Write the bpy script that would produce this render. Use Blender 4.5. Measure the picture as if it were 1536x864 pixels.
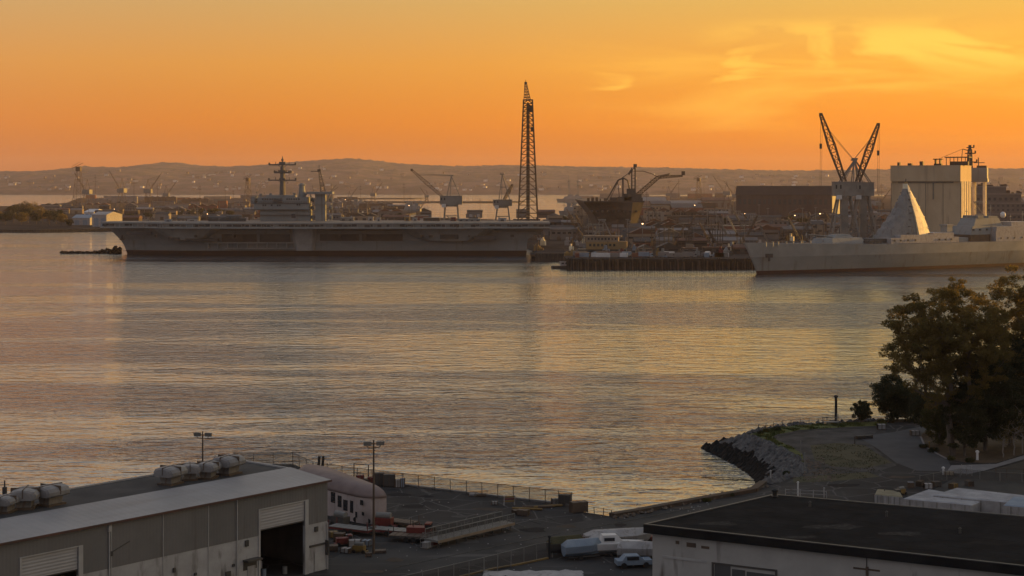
import bpy, math, random
import numpy as np
from mathutils import Vector, Matrix, noise
R = math.radians
random.seed(7); np.random.seed(7)
sc = bpy.context.scene
for _o in list(bpy.data.objects): bpy.data.objects.remove(_o)

# ------------------------------------------------------------ camera
F, H, HY, CX = 2436.0, 50.0, 278.0, 768.0
cd = bpy.data.cameras.new("camera"); cam = bpy.data.objects.new("camera", cd)
sc.collection.objects.link(cam); sc.camera = cam
cam.location = (0, 0, H); cam.rotation_euler = (R(90), 0, 0)
cd.sensor_width = 36; cd.lens = 36*F/1536; cd.shift_y = (HY-432)/1536
cd.clip_start = 1; cd.clip_end = 40000
# ------------------------------------------------------------ light
SUN_AZ, SUN_EL = 63.0, 4.5      # degrees right of the view direction (+Y), elevation
sd = Vector((math.sin(R(SUN_AZ))*math.cos(R(SUN_EL)), math.cos(R(SUN_AZ))*math.cos(R(SUN_EL)), math.sin(R(SUN_EL))))
ld = bpy.data.lights.new("sun", 'SUN'); ld.energy = 5.0; ld.angle = R(0.5); ld.color = (1.0, 0.51, 0.09)
sun = bpy.data.objects.new("sun", ld); sc.collection.objects.link(sun)
sun.rotation_euler = sd.to_track_quat('Z', 'Y').to_euler()
sc.view_settings.view_transform = 'Standard'; sc.view_settings.look = 'None'
sc.view_settings.exposure = 0.45; sc.view_settings.gamma = 1
sc.cycles.volume_bounces = 1; sc.cycles.max_bounces = 6
sc.cycles.transparent_max_bounces = 12

w = bpy.data.worlds.new("World"); sc.world = w; w.use_nodes = True
nt = w.node_tree; nt.nodes.clear()
def N(t, **k):
    n = nt.nodes.new(t)
    for a, b in k.items(): setattr(n, a, b)
    return n
def L(a, b): nt.links.new(a, b)
def Mth(op, a, b=None, c=None, clamp=False):
    n = N('ShaderNodeMath', operation=op, use_clamp=clamp)
    for i, v in enumerate((a, b, c)):
        if v is None: continue
        if isinstance(v, (int, float)): n.inputs[i].default_value = v
        else: L(v, n.inputs[i])
    return n.outputs[0]
def ramp(fac, stops, interp='LINEAR'):
    n = N('ShaderNodeValToRGB'); r = n.color_ramp; r.interpolation = interp
    while len(r.elements) > 1: r.elements.remove(r.elements[0])
    r.elements[0].position = stops[0][0]; r.elements[0].color = (*stops[0][1], 1)
    for p, c in stops[1:]:
        e = r.elements.new(p); e.color = (*c, 1)
    L(fac, n.inputs[0]); return n.outputs[0]
def MixC(f, a, b, mode='MIX'):
    n = N('ShaderNodeMix', data_type='RGBA', blend_type=mode)
    for s, v in ((n.inputs[0], f), (n.inputs[6], a), (n.inputs[7], b)):
        if isinstance(v, (int, float)): s.default_value = v
        elif isinstance(v, tuple): s.default_value = (*v, 1)
        else: L(v, s)
    return n.outputs[2]
tc = N('ShaderNodeTexCoord'); sep = N('ShaderNodeSeparateXYZ'); L(tc.outputs['Generated'], sep.inputs[0])
el = Mth('DIVIDE', Mth('ARCSINE', sep.outputs[2]), math.pi/2, clamp=True)      # 0 horizon, 1 zenith
d = 1/90
warm = ramp(el, [(0, (.46, .135, .035)), (1.0*d, (.63, .175, .026)), (2.2*d, (.78, .235, .024)), (4.2*d, (.80, .33, .058)), (6.6*d, (.68, .395, .135)),
                 (10*d, (.98, .78, .55)), (15*d, (.88, .78, .66)), (22*d, (.53, .56, .59)), (32*d, (.38, .44, .53)), (1, (.23, .28, .36))])
cool = ramp(el, [(0, (.29, .295, .34)), (8*d, (.36, .37, .43)), (25*d, (.33, .355, .42)), (1, (.23, .28, .36))])
az = N('ShaderNodeVectorMath', operation='DOT_PRODUCT'); L(tc.outputs['Generated'], az.inputs[0])
az.inputs[1].default_value = (math.sin(R(38)), math.cos(R(38)), 0)
front = N('ShaderNodeMapRange', interpolation_type='SMOOTHSTEP'); L(az.outputs['Value'], front.inputs[0])
front.inputs[1].default_value = -.35; front.inputs[2].default_value = .72
sky = MixC(front.outputs[0], cool, warm)
# brighter, yellower towards the sun on the right
side = N('ShaderNodeMapRange', interpolation_type='SMOOTHSTEP'); L(sep.outputs[0], side.inputs[0])
side.inputs[1].default_value = -.25; side.inputs[2].default_value = .50
low = N('ShaderNodeMapRange'); L(el, low.inputs[0]); low.inputs[1].default_value = 0.02; low.inputs[2].default_value = .3
low.inputs[3].default_value = 1; low.inputs[4].default_value = 0
sf = Mth('MULTIPLY', side.outputs[0], Mth('MULTIPLY', low.outputs[0], front.outputs[0]))
sky = MixC(sf, sky, MixC(1.0, sky, (1.58, 1.53, .52), 'MULTIPLY'))
# thin sunset clouds high on the right
def cloud(scale, stretch, lo, hi, seed):
    mp = N('ShaderNodeMapping'); L(tc.outputs['Generated'], mp.inputs[0]); mp.inputs['Scale'].default_value = (scale, scale, scale*stretch)
    mp.inputs['Location'].default_value = (seed, 0, 0); mp.inputs['Rotation'].default_value = (0, R(-7), 0)
    nz = N('ShaderNodeTexNoise'); L(mp.outputs[0], nz.inputs[0]); nz.inputs['Scale'].default_value = 1
    nz.inputs['Detail'].default_value = 6; nz.inputs['Roughness'].default_value = .55; nz.inputs['Distortion'].default_value = .6
    m = N('ShaderNodeMapRange', interpolation_type='SMOOTHSTEP'); L(nz.outputs[0], m.inputs[0]); m.inputs[1].default_value = lo; m.inputs[2].default_value = hi
    return m.outputs[0]
def band(v, a, b, c, e):
    m = N('ShaderNodeMapRange', interpolation_type='SMOOTHSTEP'); L(v, m.inputs[0]); m.inputs[1].default_value = a; m.inputs[2].default_value = b
    k = N('ShaderNodeMapRange', interpolation_type='SMOOTHSTEP'); L(v, k.inputs[0]); k.inputs[1].default_value = c; k.inputs[2].default_value = e
    k.inputs[3].default_value = 1; k.inputs[4].default_value = 0
    return Mth('MULTIPLY', m.outputs[0], k.outputs[0])
elz = sep.outputs[2]
bd = band(elz, .050, .082, .088, .104)
c1 = Mth('MULTIPLY', Mth('MULTIPLY', cloud(9, 4, .40, .56, 3.3), bd), band(sep.outputs[0], .10, .17, 2, 3))
c2 = Mth('MULTIPLY', Mth('MULTIPLY', cloud(14, 5, .52, .70, 8.1), band(elz, .045, .06, .08, .095)), band(sep.outputs[0], .03, .08, .12, .2))
c3 = Mth('MULTIPLY', Mth('MULTIPLY', cloud(5, 9, .35, .75, 1.4), band(elz, .02, .05, .085, .10)), band(sep.outputs[0], -.02, .2, 2, 3))
cl = Mth('MAXIMUM', Mth('MULTIPLY', c1, .85), Mth('MAXIMUM', Mth('MULTIPLY', c2, .7), Mth('MULTIPLY', c3, .6)))
sky = MixC(cl, sky, (1.35, .74, .10))
hi_c = Mth('MULTIPLY', cloud(2.2, 5, .42, .68, 5.0), band(elz, .12, .22, .5, .8))
sky = MixC(Mth('MULTIPLY', hi_c, .35), sky, (.95, .62, .36))
ns = N('ShaderNodeTexSky', sky_type='NISHITA'); ns.sun_disc = False
ns.sun_elevation = R(SUN_EL); ns.sun_rotation = R(SUN_AZ); ns.dust_density = 2
b1 = N('ShaderNodeBackground'); L(sky, b1.inputs[0]); b1.inputs[1].default_value = .675
b2 = N('ShaderNodeBackground'); L(ns.outputs[0], b2.inputs[0]); b2.inputs[1].default_value = .006
ad = N('ShaderNodeAddShader'); L(b1.outputs[0], ad.inputs[0]); L(b2.outputs[0], ad.inputs[1])
wo = N('ShaderNodeOutputWorld'); L(ad.outputs[0], wo.inputs[0])

# ------------------------------------------------------------ helpers
def P(px, py, z=0.0):
    Y = F*(H-z)/(py-HY); return ((px-CX)*Y/F, Y, z)
def PX(px, Y): return (px-CX)*Y/F
def PZ(py, Y): return H-(py-HY)*Y/F
_mats = {}
def mat(key, c1, c2=None, scale=1.0, rough=.8, bump=0.0, metal=0.0, stretch=(1, 1, 1), detail=5, lo=.35, hi=.65, corr=None, spec=.3, transl=0, streak=None, world=False, bscale=None, cracks=0):
    """procedural material: two colours mixed by noise, optional corrugation, rust streaks and bump"""
    if key in _mats: return _mats[key]
    m = bpy.data.materials.new(key); m.use_nodes = True; t = m.node_tree; bs = t.nodes['Principled BSDF']; out = t.nodes['Material Output']
    tcn = t.nodes.new('ShaderNodeTexCoord'); mp = t.nodes.new('ShaderNodeMapping')
    if world:
        gg = t.nodes.new('ShaderNodeNewGeometry'); t.links.new(gg.outputs['Position'], mp.inputs[0])
    else: t.links.new(tcn.outputs['Object'], mp.inputs[0])
    mp.inputs['Scale'].default_value = [s*scale for s in stretch]
    nz = t.nodes.new('ShaderNodeTexNoise'); t.links.new(mp.outputs[0], nz.inputs[0]); nz.inputs['Scale'].default_value = 1; nz.inputs['Detail'].default_value = detail
    nz.inputs['Roughness'].default_value = .62
    mr = t.nodes.new('ShaderNodeMapRange'); t.links.new(nz.outputs[0], mr.inputs[0]); mr.inputs[1].default_value = lo; mr.inputs[2].default_value = hi
    mx = t.nodes.new('ShaderNodeMix'); mx.data_type = 'RGBA'; t.links.new(mr.outputs[0], mx.inputs[0])
    mx.inputs[6].default_value = (*c1, 1); mx.inputs[7].default_value = (*(c2 or [v*.8 for v in c1]), 1)
    col = mx.outputs[2]
    if streak:
        mp2 = t.nodes.new('ShaderNodeMapping'); t.links.new(tcn.outputs['Object'], mp2.inputs[0]); mp2.inputs['Scale'].default_value = streak[1]
        n2 = t.nodes.new('ShaderNodeTexNoise'); t.links.new(mp2.outputs[0], n2.inputs[0]); n2.inputs['Scale'].default_value = 1; n2.inputs['Detail'].default_value = 4
        r2 = t.nodes.new('ShaderNodeMapRange'); t.links.new(n2.outputs[0], r2.inputs[0]); r2.inputs[1].default_value = streak[2]; r2.inputs[2].default_value = streak[2]+.14
        r2.inputs[4].default_value = streak[3]
        m2 = t.nodes.new('ShaderNodeMix'); m2.data_type = 'RGBA'; t.links.new(r2.outputs[0], m2.inputs[0]); t.links.new(col, m2.inputs[6]); m2.inputs[7].default_value = (*streak[0], 1)
        col = m2.outputs[2]
    t.links.new(col, bs.inputs['Base Color'])
    bs.inputs['Roughness'].default_value = rough; bs.inputs['Metallic'].default_value = metal; bs.inputs['Specular IOR Level'].default_value = spec
    h = None
    if cracks:
        vo = t.nodes.new('ShaderNodeTexVoronoi'); vo.feature = 'DISTANCE_TO_EDGE'; vo.inputs['Scale'].default_value = cracks
        nd = t.nodes.new('ShaderNodeMix'); nd.data_type = 'RGBA'; nd.inputs[0].default_value = .12; t.links.new(mp.outputs[0], nd.inputs[6]); t.links.new(nz.outputs['Color'], nd.inputs[7]); t.links.new(nd.outputs[2], vo.inputs[0])
        lt_ = t.nodes.new('ShaderNodeMath'); lt_.operation = 'LESS_THAN'; lt_.inputs[1].default_value = .018; t.links.new(vo.outputs[0], lt_.inputs[0])
        m3 = t.nodes.new('ShaderNodeMix'); m3.data_type = 'RGBA'; mu = t.nodes.new('ShaderNodeMath'); mu.operation = 'MULTIPLY'; mu.inputs[1].default_value = .6; t.links.new(lt_.outputs[0], mu.inputs[0]); t.links.new(mu.outputs[0], m3.inputs[0]); t.links.new(col, m3.inputs[6]); m3.inputs[7].default_value = (*[v*2.2 for v in c2], 1)
        t.links.new(m3.outputs[2], bs.inputs['Base Color'])
    if bump:
        hn = nz.outputs[0]
        if bscale:
            nb = t.nodes.new('ShaderNodeTexNoise'); t.links.new(tcn.outputs['Object'], nb.inputs[0]); nb.inputs['Scale'].default_value = bscale; nb.inputs['Detail'].default_value = 4; hn = nb.outputs[0]
        b = t.nodes.new('ShaderNodeBump'); t.links.new(hn, b.inputs['Height']); b.inputs['Strength'].default_value = 1; b.inputs['Distance'].default_value = bump
        t.links.new(b.outputs[0], bs.inputs['Normal']); h = b
    if corr:
        wv = t.nodes.new('ShaderNodeTexWave'); wv.bands_direction = corr[0]; wv.inputs['Scale'].default_value = corr[1]
        t.links.new(tcn.outputs['Object'], wv.inputs[0])
        b = t.nodes.new('ShaderNodeBump'); t.links.new(wv.outputs['Fac'], b.inputs['Height']); b.inputs['Strength'].default_value = 1; b.inputs['Distance'].default_value = corr[2]
        if h: t.links.new(h.outputs[0], b.inputs['Normal'])
        t.links.new(b.outputs[0], bs.inputs['Normal'])
    if transl:
        tr = t.nodes.new('ShaderNodeBsdfTranslucent'); t.links.new(col, tr.inputs[0]); ms = t.nodes.new('ShaderNodeMixShader'); ms.inputs[0].default_value = transl
        t.links.new(bs.outputs[0], ms.inputs[1]); t.links.new(tr.outputs[0], ms.inputs[2]); t.links.new(ms.outputs[0], out.inputs[0])
    _mats[key] = m; return m

class MB:
    def __init__(s): s.v = []; s.f = []; s.cut = []; s.items = []
    def item(s): s.items.append((len(s.v), len(s.f))); return s
    def add(s, vs, fs):
        o = len(s.v); s.cut.append((o, len(s.f))); s.v += [tuple(v) for v in vs]; s.f += [tuple(i+o for i in f) for f in fs]; return s
    def bx(s, x0, x1, y0, y1, z0, z1):
        vs = [(x, y, z) for z in (z0, z1) for y in (y0, y1) for x in (x0, x1)]
        return s.add(vs, [(0, 2, 3, 1), (4, 5, 7, 6), (0, 1, 5, 4), (2, 6, 7, 3), (0, 4, 6, 2), (1, 3, 7, 5)])
    def box(s, c, d, rz=0):
        cs, sn = math.cos(rz), math.sin(rz); vs = []
        for z in (-.5, .5):
            for y in (-.5, .5):
                for x in (-.5, .5):
                    a, b = x*d[0], y*d[1]; vs.append((c[0]+a*cs-b*sn, c[1]+a*sn+b*cs, c[2]+z*d[2]))
        return s.add(vs, [(0, 2, 3, 1), (4, 5, 7, 6), (0, 1, 5, 4), (2, 6, 7, 3), (0, 4, 6, 2), (1, 3, 7, 5)])
    def tube(s, p, q, r, r2=None, n=6):
        p = Vector(p); q = Vector(q); r2 = r if r2 is None else r2; dd = q-p
        if dd.length < 1e-6: return s
        a = dd.orthogonal().normalized(); b = dd.normalized().cross(a); vs = []
        for (c, rr) in ((p, r), (q, r2)):
            for i in range(n):
                t = 2*math.pi*i/n; vs.append(c+a*math.cos(t)*rr+b*math.sin(t)*rr)
        fs = [(i, (i+1) % n, n+(i+1) % n, n+i) for i in range(n)]+[tuple(range(n))[::-1], tuple(range(n, 2*n))]
        return s.add(vs, fs)
    def path(s, pts, r, n=5):
        for a, b in zip(pts, pts[1:]): s.tube(a, b, r, n=n)
        return s
    def prism(s, poly, z0, z1, top=None):
        n = len(poly); top = top or poly
        vs = [(x, y, z0) for x, y in poly]+[(x, y, z1) for x, y in top]
        return s.add(vs, [(i, (i+1) % n, n+(i+1) % n, n+i) for i in range(n)]+[tuple(range(n))[::-1], tuple(range(n, 2*n))])
    def rings(s, rings, closed=True, caps=True):
        n = len(rings[0]); vs = [v for r in rings for v in r]; fs = []
        for k in range(len(rings)-1):
            for i in range(n if closed else n-1):
                j = (i+1) % n; fs.append((k*n+i, k*n+j, (k+1)*n+j, (k+1)*n+i))
        if caps and closed: fs += [tuple(range(n))[::-1], tuple((len(rings)-1)*n+i for i in range(n))]
        return s.add(vs, fs)
    def lathe(s, prof, c=(0, 0), n=12):
        return s.rings([[(c[0]+r*math.cos(2*math.pi*i/n), c[1]+r*math.sin(2*math.pi*i/n), z) for i in range(n)] for r, z in prof])
    def xprism(s, prof, x0, x1):     # profile in y,z swept along x
        n = len(prof); vs = [(x0, y, z) for y, z in prof]+[(x1, y, z) for y, z in prof]
        return s.add(vs, [(i, (i+1) % n, n+(i+1) % n, n+i) for i in range(n)]+[tuple(range(n))[::-1], tuple(range(n, 2*n))])
    def lattice(s, p, q, w0, w1, bays, r=.25, rb=None, up=(0, 0, 1)):
        """square truss from p to q"""
        p = Vector(p); q = Vector(q); dd = (q-p).normalized(); a = dd.cross(Vector(up))
        if a.length < .05: a = Vector((1, 0, 0))
        a.normalize(); b = a.cross(dd).normalized(); rb = rb or r*.6; R_ = []
        for k in range(bays+1):
            t = k/bays; c = p.lerp(q, t); wd = (w0+(w1-w0)*t)/2
            R_.append([c+a*sx*wd+b*sy*wd for sx, sy in ((-1, -1), (1, -1), (1, 1), (-1, 1))])
        for i in range(4): s.tube(R_[0][i], R_[-1][i], r, n=4)
        for k in range(bays):
            for i in range(4):
                j = (i+1) % 4
                s.tube(R_[k][i], R_[k+1][j] if k % 2 else R_[k+1][i], .001 if not k % 2 else rb, n=3) if False else None
                if (k+i) % 2: s.tube(R_[k][i], R_[k+1][j], rb, n=3)
                else: s.tube(R_[k][j], R_[k+1][i], rb, n=3)
                s.tube(R_[k+1][i], R_[k+1][j], rb, n=3)
        return s
    def rock(s, c, r, seed=0):
        g = random.Random(seed); A = [Vector((0, 0, 1)), Vector((0, 0, -1))]+[Vector((math.cos(t), math.sin(t), 0)) for t in (0, 1.2, 2.5, 3.8, 5.0)]
        A = [Vector(c)+Vector((a.x*r*g.uniform(.7, 1.3), a.y*r*g.uniform(.7, 1.3), a.z*r*g.uniform(.5, .9))) for a in A]
        return s.add(A, [(0, 2+i, 2+(i+1) % 5) for i in range(5)]+[(1, 2+(i+1) % 5, 2+i) for i in range(5)])
    def build(s, name, m, parent=None, smooth=False, **k):
        me = bpy.data.meshes.new(name); me.from_pydata(s.v, [], s.f); me.validate(); me.update()
        if not isinstance(m, (list, tuple)): m = [m]
        for x in m: me.materials.append(x)
        if smooth:
            me.polygons.foreach_set('use_smooth', [True]*len(me.polygons))
        o = bpy.data.objects.new(name, me); sc.collection.objects.link(o)
        if parent: o.parent = parent
        for a, b in k.items(): o[a] = b
        return o
def _each(s, name, m, parent=None, **k):
    """every piece (or every item()) a mesh object of its own"""
    c = s.items or s.cut; out = []
    for i, (v0, f0) in enumerate(c):
        v1, f1 = c[i+1] if i+1 < len(c) else (len(s.v), len(s.f))
        b = MB(); b.v = s.v[v0:v1]; b.f = [tuple(j-v0 for j in f) for f in s.f[f0:f1]]
        if b.v: out.append(b.build(name, m, parent, **k))
    return out
MB.each = _each
import bmesh
def fixn(o):
    bm = bmesh.new(); bm.from_mesh(o.data); bmesh.ops.recalc_face_normals(bm, faces=bm.faces); bm.to_mesh(o.data); bm.free(); return o
def bevel(o, wd, seg=1):
    md = o.modifiers.new('bevel', 'BEVEL'); md.width = wd; md.segments = seg; md.limit_method = 'ANGLE'; return o
def thing(name, label, cat, loc=(0, 0, 0), rz=0, group=None):
    o = bpy.data.objects.new(name, None); sc.collection.objects.link(o); o.location = loc; o.rotation_euler = (0, 0, rz); o.empty_display_size = 1
    o['label'] = label; o['category'] = cat
    if group: o['group'] = group
    return o
def tag(o, label, cat, group=None):
    o['label'] = label; o['category'] = cat
    if group: o['group'] = group
    return o
def struct(o, label=None):
    o['kind'] = 'structure'
    if label: o['label'] = label
    return o
def dup(root, loc=None, rz=None, label=None, scale=None):
    r = root.copy(); sc.collection.objects.link(r)
    if loc is not None: r.location = loc
    if rz is not None: r.rotation_euler = (0, 0, rz)
    if scale: r.scale = (scale, scale, scale)
    if label: r['label'] = label
    for ch in list(root.children):
        c = ch.copy(); sc.collection.objects.link(c); c.parent = r
        for g in list(ch.children):
            e = g.copy(); sc.collection.objects.link(e); e.parent = c
    return r
ORDS = ['leftmost', 'second from the left', 'third from the left', 'fourth from the left', 'fifth from the left', 'sixth from the left', 'seventh from the left', 'eighth from the left', 'ninth from the left', 'tenth from the left', 'eleventh from the left', 'twelfth from the left']
def ordn(i, n):
    if i == n-1 and n > 1: return 'rightmost'
    if i < 8 or n-1-i > 8: return ORDS[min(i, 11)] if i < 12 else str(i+1)+'th from the left'
    k = n-1-i; return ['', 'second', 'third', 'fourth', 'fifth', 'sixth', 'seventh', 'eighth', 'ninth'][k]+' from the right'

# ============================================================ materials
asphalt = mat('asphalt', (.020, .0195, .020), (.050, .047, .045), .09, .95, .03, cracks=2.2, lo=.3, hi=.7, spec=.12, world=True, streak=((.10, .095, .09), (.5, .06, 1), .62, .6), bscale=3)
quaytop = mat('old_concrete', (.034, .033, .032), (.062, .059, .056), .12, .95, .03, spec=.12, world=True, streak=((.14, .13, .12), (.05, .4, 1), .6, .5), bscale=2)
yard_gr = mat('yard_ground', (.035, .032, .030), (.075, .066, .06), .02, 1, 0, world=True, spec=0)
quaywall = mat('quay_wall', (.02, .019, .018), (.07, .06, .05), .6, .9, .05, stretch=(1, 1, .3))
conc = mat('concrete', (.22, .21, .20), (.30, .285, .27), .5, .85, streak=((.10, .085, .07), (1.2, 1.2, .12), .58, .6))
gravel = mat('gravel', (.038, .036, .035), (.085, .08, .075), .25, .95, .08, spec=.1, world=True, bscale=4)
grass_m = mat('grass', (.045, .058, .014), (.105, .11, .024), .5, .95, .10, world=True, bscale=5)
grassdry = mat('dry_grass', (.04, .04, .018), (.075, .065, .035), .22, .95, .08, world=True, bscale=5)
rock_m = mat('rock', (.035, .034, .034), (.13, .125, .12), .9, .9, .08)
rockdark = mat('wet_rock', (.006, .006, .006), (.016, .016, .015), .9, .9, .08, spec=.1)
earth = mat('earth', (.05, .035, .022), (.09, .06, .035), .4, .95, .06, world=True)
hull = mat('navy_grey_hull', (.165, .178, .178), (.21, .22, .215), .05, .6, 0, stretch=(1, 1, 3), streak=((.11, .09, .078), (.35, .35, .03), .57, .6))
hull2 = mat('navy_light_grey', (.21, .22, .215), (.27, .275, .265), .12, .6, 0, streak=((.20, .16, .13), (.4, .4, .04), .60, .4))
hulldk = mat('navy_dark_recess', (.045, .045, .046), (.07, .07, .07), .1, .7)
boot = mat('boot_topping', (.022, .014, .013), (.045, .018, .014), .05, .6, 0, stretch=(1, 1, 8))
redwl = mat('red_waterline', (.055, .018, .016), (.035, .013, .012), .1, .7)
deckm = mat('deck', (.10, .10, .10), (.15, .145, .14), .05, .8)
steeldk = mat('dark_steel', (.045, .042, .04), (.075, .065, .055), .4, .6, spec=.4)
steelbr = mat('brown_steel', (.11, .075, .05), (.07, .05, .038), .3, .7)
craneg = mat('crane_grey', (.15, .145, .135), (.21, .20, .18), .15, .6, streak=((.16, .10, .06), (.6, .6, .1), .62, .5))
craney = mat('crane_yellow', (.27, .175, .07), (.20, .14, .07), .15, .6)
white = mat('white_paint', (.62, .60, .58), (.48, .46, .44), .3, .6, streak=((.28, .22, .18), (1, 1, .2), .64, .5))
whiteold = mat('weathered_white', (.27, .255, .245), (.37, .35, .335), .6, .75, streak=((.16, .13, .11), (1.6, 1.6, .25), .56, .7))
redp = mat('red_paint', (.16, .028, .022), (.09, .022, .02), .6, .6)
yelp = mat('yellow_paint', (.24, .15, .045), (.14, .09, .035), .6, .6)
bluep = mat('blue_grey_paint', (.16, .20, .25), (.22, .26, .30), .5, .6)
glassd = mat('dark_glass', (.02, .022, .025), (.03, .03, .032), 1, .15, spec=.6)
blackm = mat('black_rubber', (.012, .012, .012), (.025, .024, .023), 1, .7)
corrug = mat('corrugated_cladding', (.13, .125, .118), (.165, .155, .148), .15, .55, corr=('X', .7, .018), streak=((.09, .075, .065), (.9, .9, .06), .60, .5))
lowerw = mat('weathered_panel', (.40, .385, .37), (.31, .295, .28), .4, .8, .01, streak=((.10, .085, .07), (.8, .8, .25), .54, .75))
metroof = mat('metal_roof', (.20, .19, .187), (.27, .255, .25), .12, .5, corr=('X', .33, .010), streak=((.17, .15, .14), (.05, .6, 1), .58, .5))
tarroof = mat('tar_roof', (.028, .028, .030), (.055, .053, .052), .25, .9, .02, streak=((.10, .095, .09), (.2, .5, 1), .66, .6))
blkroof = mat('black_roof', (.010, .0105, .0115), (.023, .0235, .024), .30, .95, .02, spec=.02, lo=.3, hi=.7, streak=((.10, .10, .10), (.25, .7, 1), .735, .5))
shutter = mat('roller_shutter', (.33, .315, .30), (.38, .36, .345), .3, .6, corr=('Z', .9, .03))
frameM = mat('pale_frame', (.40, .385, .36), (.32, .30, .28), .5, .7)
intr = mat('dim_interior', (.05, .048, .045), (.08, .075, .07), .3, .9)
meshm = None
def chainlink():
    m = bpy.data.materials.new('chain_link_mesh'); m.use_nodes = True; t = m.node_tree; bs = t.nodes['Principled BSDF']; out = t.nodes['Material Output']
    bs.inputs['Base Color'].default_value = (.07, .065, .06, 1); bs.inputs['Metallic'].default_value = .4; bs.inputs['Roughness'].default_value = .6
    tr = t.nodes.new('ShaderNodeBsdfTransparent'); ms = t.nodes.new('ShaderNodeMixShader'); tcn = t.nodes.new('ShaderNodeTexCoord')
    g = t.nodes.new('ShaderNodeNewGeometry'); sp = t.nodes.new('ShaderNodeSeparateXYZ'); t.links.new(g.outputs['Position'], sp.inputs[0])
    def M(op, a, b):
        n = t.nodes.new('ShaderNodeMath'); n.operation = op
        for i, v in enumerate((a, b)):
            if isinstance(v, (int, float)): n.inputs[i].default_value = v
            else: t.links.new(v, n.inputs[i])
        return n.outputs[0]
    def lines(s): return M('LESS_THAN', M('PINGPONG', M('MULTIPLY', s, 9.0), .5), .11)
    a = lines(M('ADD', sp.outputs[0], sp.outputs[2])); b = lines(M('SUBTRACT', sp.outputs[0], sp.outputs[2]))
    t.links.new(M('MAXIMUM', a, b), ms.inputs[0]); t.links.new(tr.outputs[0], ms.inputs[1]); t.links.new(bs.outputs[0], ms.inputs[2])
    t.links.new(ms.outputs[0], out.inputs[0]); return m
meshm = chainlink()

# ============================================================ water
def water_material():
    m = bpy.data.materials.new('harbour_water'); m.use_nodes = True; t = m.node_tree; bs = t.nodes['Principled BSDF']
    bs.inputs['Base Color'].default_value = (.02, .034, .045, 1); bs.inputs['IOR'].default_value = 1.62; bs.inputs['Specular IOR Level'].default_value = .5
    g = t.nodes.new('ShaderNodeNewGeometry')
    def nz(sx, sy, det, rot=0, dist=0, rough=.55):
        mp = t.nodes.new('ShaderNodeMapping'); mp.inputs['Scale'].default_value = (sx, sy, 1); mp.inputs['Rotation'].default_value = (0, 0, R(rot))
        t.links.new(g.outputs['Position'], mp.inputs[0]); n = t.nodes.new('ShaderNodeTexNoise'); t.links.new(mp.outputs[0], n.inputs[0])
        n.inputs['Scale'].default_value = 1; n.inputs['Detail'].default_value = det; n.inputs['Roughness'].default_value = rough; n.inputs['Distortion'].default_value = dist; return n.outputs[0]
    def M(op, a, b, c=None):
        n = t.nodes.new('ShaderNodeMath'); n.operation = op
        for i, v in enumerate((a, b, c)):
            if v is None: continue
            if isinstance(v, (int, float)): n.inputs[i].default_value = v
            else: t.links.new(v, n.inputs[i])
        return n.outputs[0]
    def MR(v, a, b, c, e):
        n = t.nodes.new('ShaderNodeMapRange'); n.interpolation_type = 'SMOOTHSTEP'; t.links.new(v, n.inputs[0])
        for i, x in enumerate((a, b, c, e)): n.inputs[i+1].default_value = x
        return n.outputs[0]
    patch = MR(nz(.0020, .011, 3, 3, .8), .43, .58, 0, 1)         # wind patches
    w1 = nz(.17, .30, 3, 4, .8); w2 = nz(.45, .9, 3, -8, .4); w3 = nz(1.1, 2.2, 2, 10, .2); w4 = nz(.028, .07, 2, -5, .4)
    h = M('ADD', M('MULTIPLY', w1, 1.45), M('ADD', M('MULTIPLY', w2, .55), M('ADD', M('MULTIPLY', w3, .14), M('ADD', M('MULTIPLY', w4, 1.3), M('MULTIPLY', nz(.075, .18, 2, 3, .9), 2.4)))))
    b = t.nodes.new('ShaderNodeBump'); t.links.new(h, b.inputs['Height']); b.inputs['Distance'].default_value = WAVE
    t.links.new(M('MULTIPLY_ADD', patch, .95, .38), b.inputs['Strength'])
    t.links.new(b.outputs[0], bs.inputs['Normal'])
    t.links.new(MR(patch, 0, 1, .03, .10), bs.inputs['Roughness'])
    return m
WAVE = .42
wm = water_material()
me = MB(); me.add([(-9500, -300, 0), (9500, -300, 0), (9500, 14000, 0), (-9500, 14000, 0)], [(0, 1, 2, 3)])
struct(me.build('water', wm), 'calm rippled harbour water reflecting the orange sunset')

# ============================================================ land
def slab(name, pts, ztop, mt, zbot=-2.0, label=None, side=None):
    a = MB(); n = len(pts); vs = [(x, y, ztop) for x, y in pts]+[(x, y, zbot) for x, y in pts]
    a.add(vs, [tuple(range(n))]+[(i, i+n, (i+1) % n+n, (i+1) % n) for i in range(n)])
    o = a.build(name, [mt, side or quaywall])
    for k, p in enumerate(o.data.polygons): p.material_index = 0 if k == 0 else 1
    return struct(fixn(o), label)
def sheet(name, pts, z, mt, label=None):
    a = MB(); a.add([(x, y, z) for x, y in pts], [tuple(range(len(pts)))]); o = a.build(name, mt)
    if o.data.polygons[0].normal.z < 0: o.data.flip_normals()
    return struct(o, label)
G = 3.0
shore = [P(x, y, G)[:2] for x, y in ((-700, 1100), (-300, 860), (0, 782), (200, 742), (300, 714), (352, 696.5), (440, 696), (470, 710), (514, 717.5), (582, 725.5), (700, 740),
         (857, 758.5), (862, 766), (905, 772.5), (918, 775), (960, 768), (1050, 751), (1130, 737), (1145, 726), (1170, 721), (1207, 707), (1195, 688), (1160, 668), (1122, 652),
         (1160, 642), (1200, 637), (1260, 634), (1310, 631), (1380, 627), (1480, 620), (1600, 612), (1800, 600), (2200, 560))]
shore += [(420, 560), (520, 100), (-260, 100)]
slab('ground', shore, G, asphalt, label='dark asphalt waterfront ground with a low quay edge')
S = lambda *pp: [P(a, b, G)[:2] for a, b in pp]
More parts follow.
